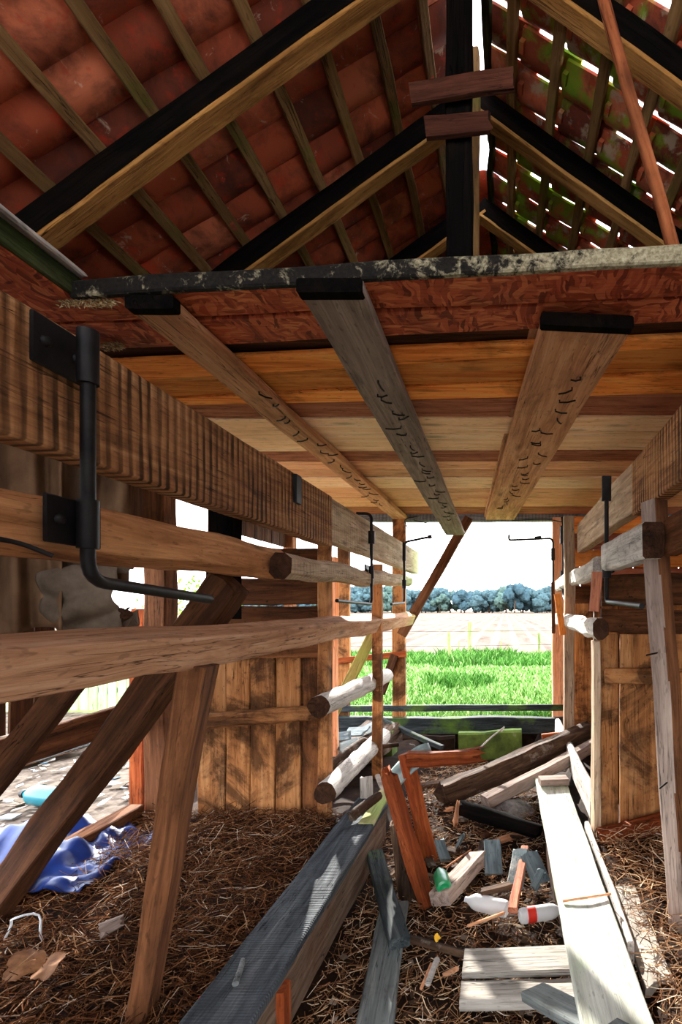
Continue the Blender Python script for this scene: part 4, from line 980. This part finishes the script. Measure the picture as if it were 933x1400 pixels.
flat('yard_board', [(20, 1046, .02), (160, 1000, .02)], .12, .08, w_plank, 'narrow brown timber lying behind the grey board outside', wob=.01)
flat('yard_stone', [(92, 1066, .05), (106, 1064, .05)], .07, .06, m_blackp, 'small dark block on the sunlit litter', cat='block')
# litter flakes on the ground outside
def flakes(name, n, box, zf, mat, label, smin, smax, seed):
    r = random.Random(seed); vs, fs, tn = [], [], []
    for i in range(n):
        x = r.uniform(box[0], box[1]); y = r.uniform(box[2], box[3]); c = Vector((x, y, zf(x, y) + r.uniform(.004, .03)))
        s = r.uniform(smin, smax); a = r.random() * 7; u = Vector((math.cos(a), math.sin(a), r.uniform(-.3, .3))) * s; v = Vector((-math.sin(a), math.cos(a), r.uniform(-.3, .3))) * s * r.uniform(.3, .9); w = Vector((0, 0, s * .12))
        b = len(vs); vs += [c - u - v, c + u - v * .7, c + u * .8 + v, c - u * .7 + v * .8]; vs += [p + w for p in vs[b:b + 4]]
        t = r.random()
        for f in ((3, 2, 1, 0), (4, 5, 6, 7), (0, 1, 5, 4), (1, 2, 6, 5), (2, 3, 7, 6), (3, 0, 4, 7)): fs.append(tuple(b + q for q in f)); tn.append(t)
    o = link(name, vs, fs, mat, smooth=None); tag(o, label, 'litter', kind='stuff')
    at = o.data.attributes.new('tint', 'FLOAT', 'FACE'); at.data.foreach_set('value', tn)
m_flake2 = straw_mat('dark_chips', [(0., (30, 24, 20)), (.6, (84, 64, 48)), (.92, (120, 108, 96)), (1., (170, 160, 148))])
m_flake = straw_mat('litter_chips', [(0., (40, 36, 34)), (.4, (110, 98, 84)), (.8, (190, 182, 170)), (1., (70, 96, 110))])
flakes('litter', 900, (-5.6, -2.6, 2.6, 6.4), lambda x, y: lump(x, y) + .02, m_flake, 'chips of stone, bark and plastic on the sunlit ground outside', .012, .06, 4)
flakes('litter', 800, (-.82, .25, 1.8, 5.9), ground_z, m_flake2, 'splinters and chips strewn over the sunken passage floor', .005, .028, 5)

# ------------------------------------------------------------------ straw
def straw(name, n, samp, mat, label, lmin, lmax, seed, r0=.0014, pile=.05, tilt=.3):
    r = random.Random(seed); vs, fs, tn = [], [], []
    while len(tn) < n * 3:
        x, y = samp(r); z = ground_z(x, y) + r.random() ** 2 * pile + .004
        L = r.uniform(lmin, lmax); a = r.random() * 2 * PI; d = Vector((math.cos(a), math.sin(a), r.gauss(0, tilt))).normalized() * L / 2
        k = Vector((r.gauss(0, 1), r.gauss(0, 1), r.gauss(0, 1))) * L * .06
        rad = r0 * r.uniform(.6, 1.7); u = d.orthogonal().normalized() * rad; v = d.cross(u).normalized() * rad; c = Vector((x, y, z + abs(d.z) * .6))
        b = len(vs); t = r.random()
        for q in (c - d, c + k, c + d): vs += [q + u, q - u * .5 + v * .87, q - u * .5 - v * .87]
        for s in (0, 3):
            for j in range(3): fs.append((b + s + j, b + s + (j + 1) % 3, b + s + 3 + (j + 1) % 3, b + s + 3 + j))
        tn += [t] * 6
    o = link(name, vs, fs, mat, smooth=None); tag(o, label, 'straw', kind='stuff')
    at = o.data.attributes.new('tint', 'FLOAT', 'FACE'); at.data.foreach_set('value', tn[:len(fs)])
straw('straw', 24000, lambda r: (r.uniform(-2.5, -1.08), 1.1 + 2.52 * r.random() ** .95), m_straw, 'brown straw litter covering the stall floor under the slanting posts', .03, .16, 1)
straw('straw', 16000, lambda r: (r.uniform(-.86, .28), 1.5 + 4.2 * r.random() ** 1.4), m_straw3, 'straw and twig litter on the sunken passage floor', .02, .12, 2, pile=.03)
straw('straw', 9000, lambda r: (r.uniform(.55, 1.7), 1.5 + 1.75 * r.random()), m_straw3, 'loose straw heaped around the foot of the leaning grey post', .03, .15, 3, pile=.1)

# ------------------------------------------------------------------ outside: fence, meadow, woodland
vs, fs, tn = [], [], []
r = random.Random(11)
N = 46000; i = 0
while i < N:
    y = 6.5 + 11.5 * r.random() ** 1.3
    x = (r.uniform(330, 930) - CX) / FOC * y if r.random() < .8 else r.uniform(-7, 5)
    if (x < -2.7 and y < 7.4) or (x < -3.4 and y < 9): continue
    clump = mnoise.noise((x * .55, y * .4, 6)); tall = 1.
    if y > 13.6 and y < 16.8: tall = 1.9 + 1.5 * max(0, mnoise.noise((x * .5, 2, 1)))
    if clump > .22: tall *= 1.7
    if y > 17.2 and r.random() < .8: continue
    h = r.uniform(.05, .12) * tall; zb = mnoise.noise((x * .35, y * .35, 2)) * .1 - .06
    a = r.random() * PI; w = .006 + .0012 * y; b = len(vs); t = min(1., max(0., r.gauss(.5, .25) - (.35 if tall > 1.6 else 0)))
    u = Vector((math.cos(a), math.sin(a), 0)) * w; l = Vector((r.gauss(0, .4), r.gauss(0, .4), 0)) * h
    p = Vector((x, y, zb)); vs += [p - u, p + u, p + l * .4 + u * .6 + Vector((0, 0, h * .6)), p + l * .4 - u * .6 + Vector((0, 0, h * .6)), p + l + Vector((0, 0, h))]
    fs += [(b, b + 1, b + 2, b + 3), (b + 3, b + 2, b + 4)]; tn += [t, t]; i += 1
o = link('meadow_grass', vs, fs, m_grass, smooth=None); tag(o, 'bright green sunlit meadow grass behind the rear opening', 'grass', kind='stuff')
at = o.data.attributes.new('tint', 'FLOAT', 'FACE'); at.data.foreach_set('value', tn)
for (px, yt, yb, w, lab) in ((614, 864, 903, .085, 'thinner of two grey fence posts standing close together at the field edge'), (642, 850, 898, .1, 'tallest grey fence post at the field edge'), (737, 865, 896, .085, 'lone grey fence post nearest the sunlit plank side of the opening')):
    Y = 1.5 * FOC / (yb - CY); a = P(px + 1, yb + 6, Y); b = P(px, yt, Y)
    tag(log('fence_post', a, b, w * .55, w * .5, w_fencepost, wob=.12, bend=.03), lab, 'fence post', 'fence posts at the field edge')
for (px, yt, yb, lab) in ((628, 876, 892, 'thin stake between the two close fence posts'), (685, 876, 890, 'thin stake midway along the field edge'), (695, 880, 890, 'shortest thin stake on the field edge')):
    Y = 1.5 * FOC / (yb - CY); tag(log('fence_stake', P(px, yb + 4, Y), P(px, yt, Y), .025, .02, w_fencepost), lab, 'stake')
for z, lab in ((.35, 'lower'), (.8, 'upper')):
    tag(tube('fence_wire', [(-9, 15.6, z), (-1.65, 15.6, z), (-1.05, 15.75, z), (1.1, 16.3, z), (7, 16.6, z)], .006, m_iron, res=5), f'{lab} fence wire strung along the field edge', 'wire')

# woodland edge
def crown_geo(seed, w, h):
    r = random.Random(seed); vs, fs = [], []
    import bmesh
    for i in range(13):
        t = r.random(); a = r.random() * 7; rr = w * .5 * (.25 + .75 * math.sin(PI * min(1, .12 + t * .8))) ; rad = h * r.uniform(.15, .24)
        c = Vector((math.cos(a) * rr * .8, math.sin(a) * rr * .8, h * (.2 + .68 * t)))
        bm = bmesh.new(); bmesh.ops.create_icosphere(bm, subdivisions=3, radius=rad)
        b = len(vs)
        for v in bm.verts:
            q = v.co.normalized(); d = 1 + .5 * mnoise.noise(q * 2.4 + c) + .3 * mnoise.noise(q * 6 + c) + .16 * mnoise.noise(q * 13)
            vs.append(c + v.co * d)
        for f in bm.faces: fs.append(tuple(b + v.index for v in f.verts))
        bm.free()
    return vs, fs
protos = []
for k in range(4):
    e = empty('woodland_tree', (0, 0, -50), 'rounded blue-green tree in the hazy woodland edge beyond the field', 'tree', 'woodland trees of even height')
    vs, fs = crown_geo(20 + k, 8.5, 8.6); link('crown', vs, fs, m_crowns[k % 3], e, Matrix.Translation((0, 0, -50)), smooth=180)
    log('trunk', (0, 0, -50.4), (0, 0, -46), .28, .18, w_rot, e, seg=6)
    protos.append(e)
r = random.Random(5); n = 0
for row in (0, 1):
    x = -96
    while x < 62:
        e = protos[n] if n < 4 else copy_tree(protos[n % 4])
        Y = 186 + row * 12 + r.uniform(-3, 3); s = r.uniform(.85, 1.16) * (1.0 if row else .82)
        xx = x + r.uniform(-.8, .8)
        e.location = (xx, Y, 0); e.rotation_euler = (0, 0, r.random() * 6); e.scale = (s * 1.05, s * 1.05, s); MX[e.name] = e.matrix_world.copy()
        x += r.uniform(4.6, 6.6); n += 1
e = copy_tree(protos[2]); e.location = ((704 - CX) / FOC * 180, 180, 0); e.scale = (1.02, 1.02, 1.12); del e['group']
e['label'] = 'taller dark tree standing out above the woodland edge'
# bush and fence outside the open wall
def leafball(name, c, R, n, mat, label, seed, ls=.05):
    r = random.Random(seed); e = empty(name, (c[0], c[1], 0), label, 'bush'); vs, fs = [], []
    for i in range(n):
        q = Vector((r.gauss(0, 1), r.gauss(0, 1), r.gauss(0, 1))).normalized() * R * (r.random() ** .35) * (1 + .25 * r.random()); p = Vector((0, 0, c[2])) + Vector((q.x, q.y, q.z * 1.2))
        a = Vector((r.gauss(0, 1), r.gauss(0, 1), r.gauss(0, .6))).normalized(); u = a * ls; v = a.orthogonal().normalized() * ls * .45; b = len(vs)
        vs += [p - u, p + v, p + u, p - v]; fs.append((b, b + 1, b + 2, b + 3))
    M = Matrix.Translation((c[0], c[1], 0)); link('foliage', vs, fs, mat, e, M, smooth=None)
    for k in range(5):
        a = k * 1.3; tube('stem', [(c[0], c[1], -.05), (c[0] + .1 * math.cos(a), c[1] + .1 * math.sin(a), c[2] * .6), (c[0] + R * .6 * math.cos(a), c[1] + R * .6 * math.sin(a), c[2] + R * .3)], .016, w_darkpost, e, res=6)
    return e
leafball('leafy_bush', (-5.5, 9.1, .95), .85, 1800, m_bush, 'bright green sunlit bush beyond the thick wall post', 3)
leafball('leafy_bush', (-3.2, 5.35, .2), .3, 420, m_bush, 'low green weeds beside the narrow orange-brown stud', 4, .04)
fe = empty('board_fence', (-7, 7.55, 0), 'pale green weathered board fence in the sun beyond the open wall', 'fence')
for k in range(31):
    x = -9.0 + k * .14
    beam('fence_board', (x, 7.55, 0), (x, 7.55, 1.0 + .03 * math.sin(k * 2)), .125, .022, w_outfence, fe, up=(0, 1, 0), seg=4)
for z in (.3, .8): beam('fence_rail', (-9.1, 7.59, z), (-4.7, 7.59, z), .04, .09, w_outfence, fe)

# ------------------------------------------------------------------ light, sky, camera
to_sun = Vector((-.25, 1, .42)).normalized()
sd = bpy.data.lights.new('sun', 'SUN'); sd.energy = SUN_E; sd.angle = math.radians(.55); sd.color = (1, .95, .87)
so = bpy.data.objects.new('sun', sd); C.objects.link(so); so.location = (0, 0, 20); so.rotation_euler = to_sun.to_track_quat('Z', 'Y').to_euler()
w = bpy.data.worlds.new('sky'); bpy.context.scene.world = w; w.use_nodes = True
nt = w.node_tree; bg = nt.nodes['Background']
tc = nt.nodes.new('ShaderNodeTexCoord'); sp = nt.nodes.new('ShaderNodeSeparateXYZ'); nt.links.new(tc.outputs['Generated'], sp.inputs[0])
rp = nt.nodes.new('ShaderNodeValToRGB'); el = rp.color_ramp.elements
el[0].position = 0.; el[0].color = (.93, .95, 1., 1); el[1].position = .7; el[1].color = (.66, .78, 1., 1)
nt.links.new(sp.outputs['Z'], rp.inputs['Fac'])
mp = nt.nodes.new('ShaderNodeMapping'); mp.inputs['Scale'].default_value = (2, 2, 6); nt.links.new(tc.outputs['Generated'], mp.inputs['Vector'])
nz = nt.nodes.new('ShaderNodeTexNoise'); nz.inputs['Scale'].default_value = 1.6; nz.inputs['Detail'].default_value = 6; nt.links.new(mp.outputs[0], nz.inputs['Vector'])
mr = nt.nodes.new('ShaderNodeMapRange'); mr.inputs['From Min'].default_value = .4; mr.inputs['From Max'].default_value = .62; nt.links.new(nz.outputs['Fac'], mr.inputs['Value'])
mx = nt.nodes.new('ShaderNodeMix'); mx.data_type = 'RGBA'; mx.inputs[7].default_value = (1., .985, .965, 1)
nt.links.new(mr.outputs[0], mx.inputs[0]); nt.links.new(rp.outputs[0], mx.inputs[6]); nt.links.new(mx.outputs[2], bg.inputs['Color'])
bg.inputs['Strength'].default_value = SKY_E

cd = bpy.data.cameras.new('camera'); co = bpy.data.objects.new('camera', cd); C.objects.link(co)
co.location = (0, 0, CZ); co.rotation_euler = (PI / 2, 0, 0)
cd.sensor_fit = 'VERTICAL'; cd.sensor_height = 36; cd.lens = FOC / 1400 * 36
cd.shift_x = -(CX - 466.5) / 1400; cd.shift_y = (CY - 700) / 1400
cd.clip_start = .05; cd.clip_end = 1000
sc = bpy.context.scene; sc.camera = co
vsn = sc.view_settings; sc.display_settings.display_device = 'sRGB'
vsn.view_transform = 'Standard'; vsn.look = 'None'; vsn.gamma = 1; vsn.use_curve_mapping = False; vsn.exposure = EXPO
sc.cycles.max_bounces = 14; sc.cycles.diffuse_bounces = 8; sc.cycles.use_denoising = True
sc.cycles.sample_clamp_indirect = 10
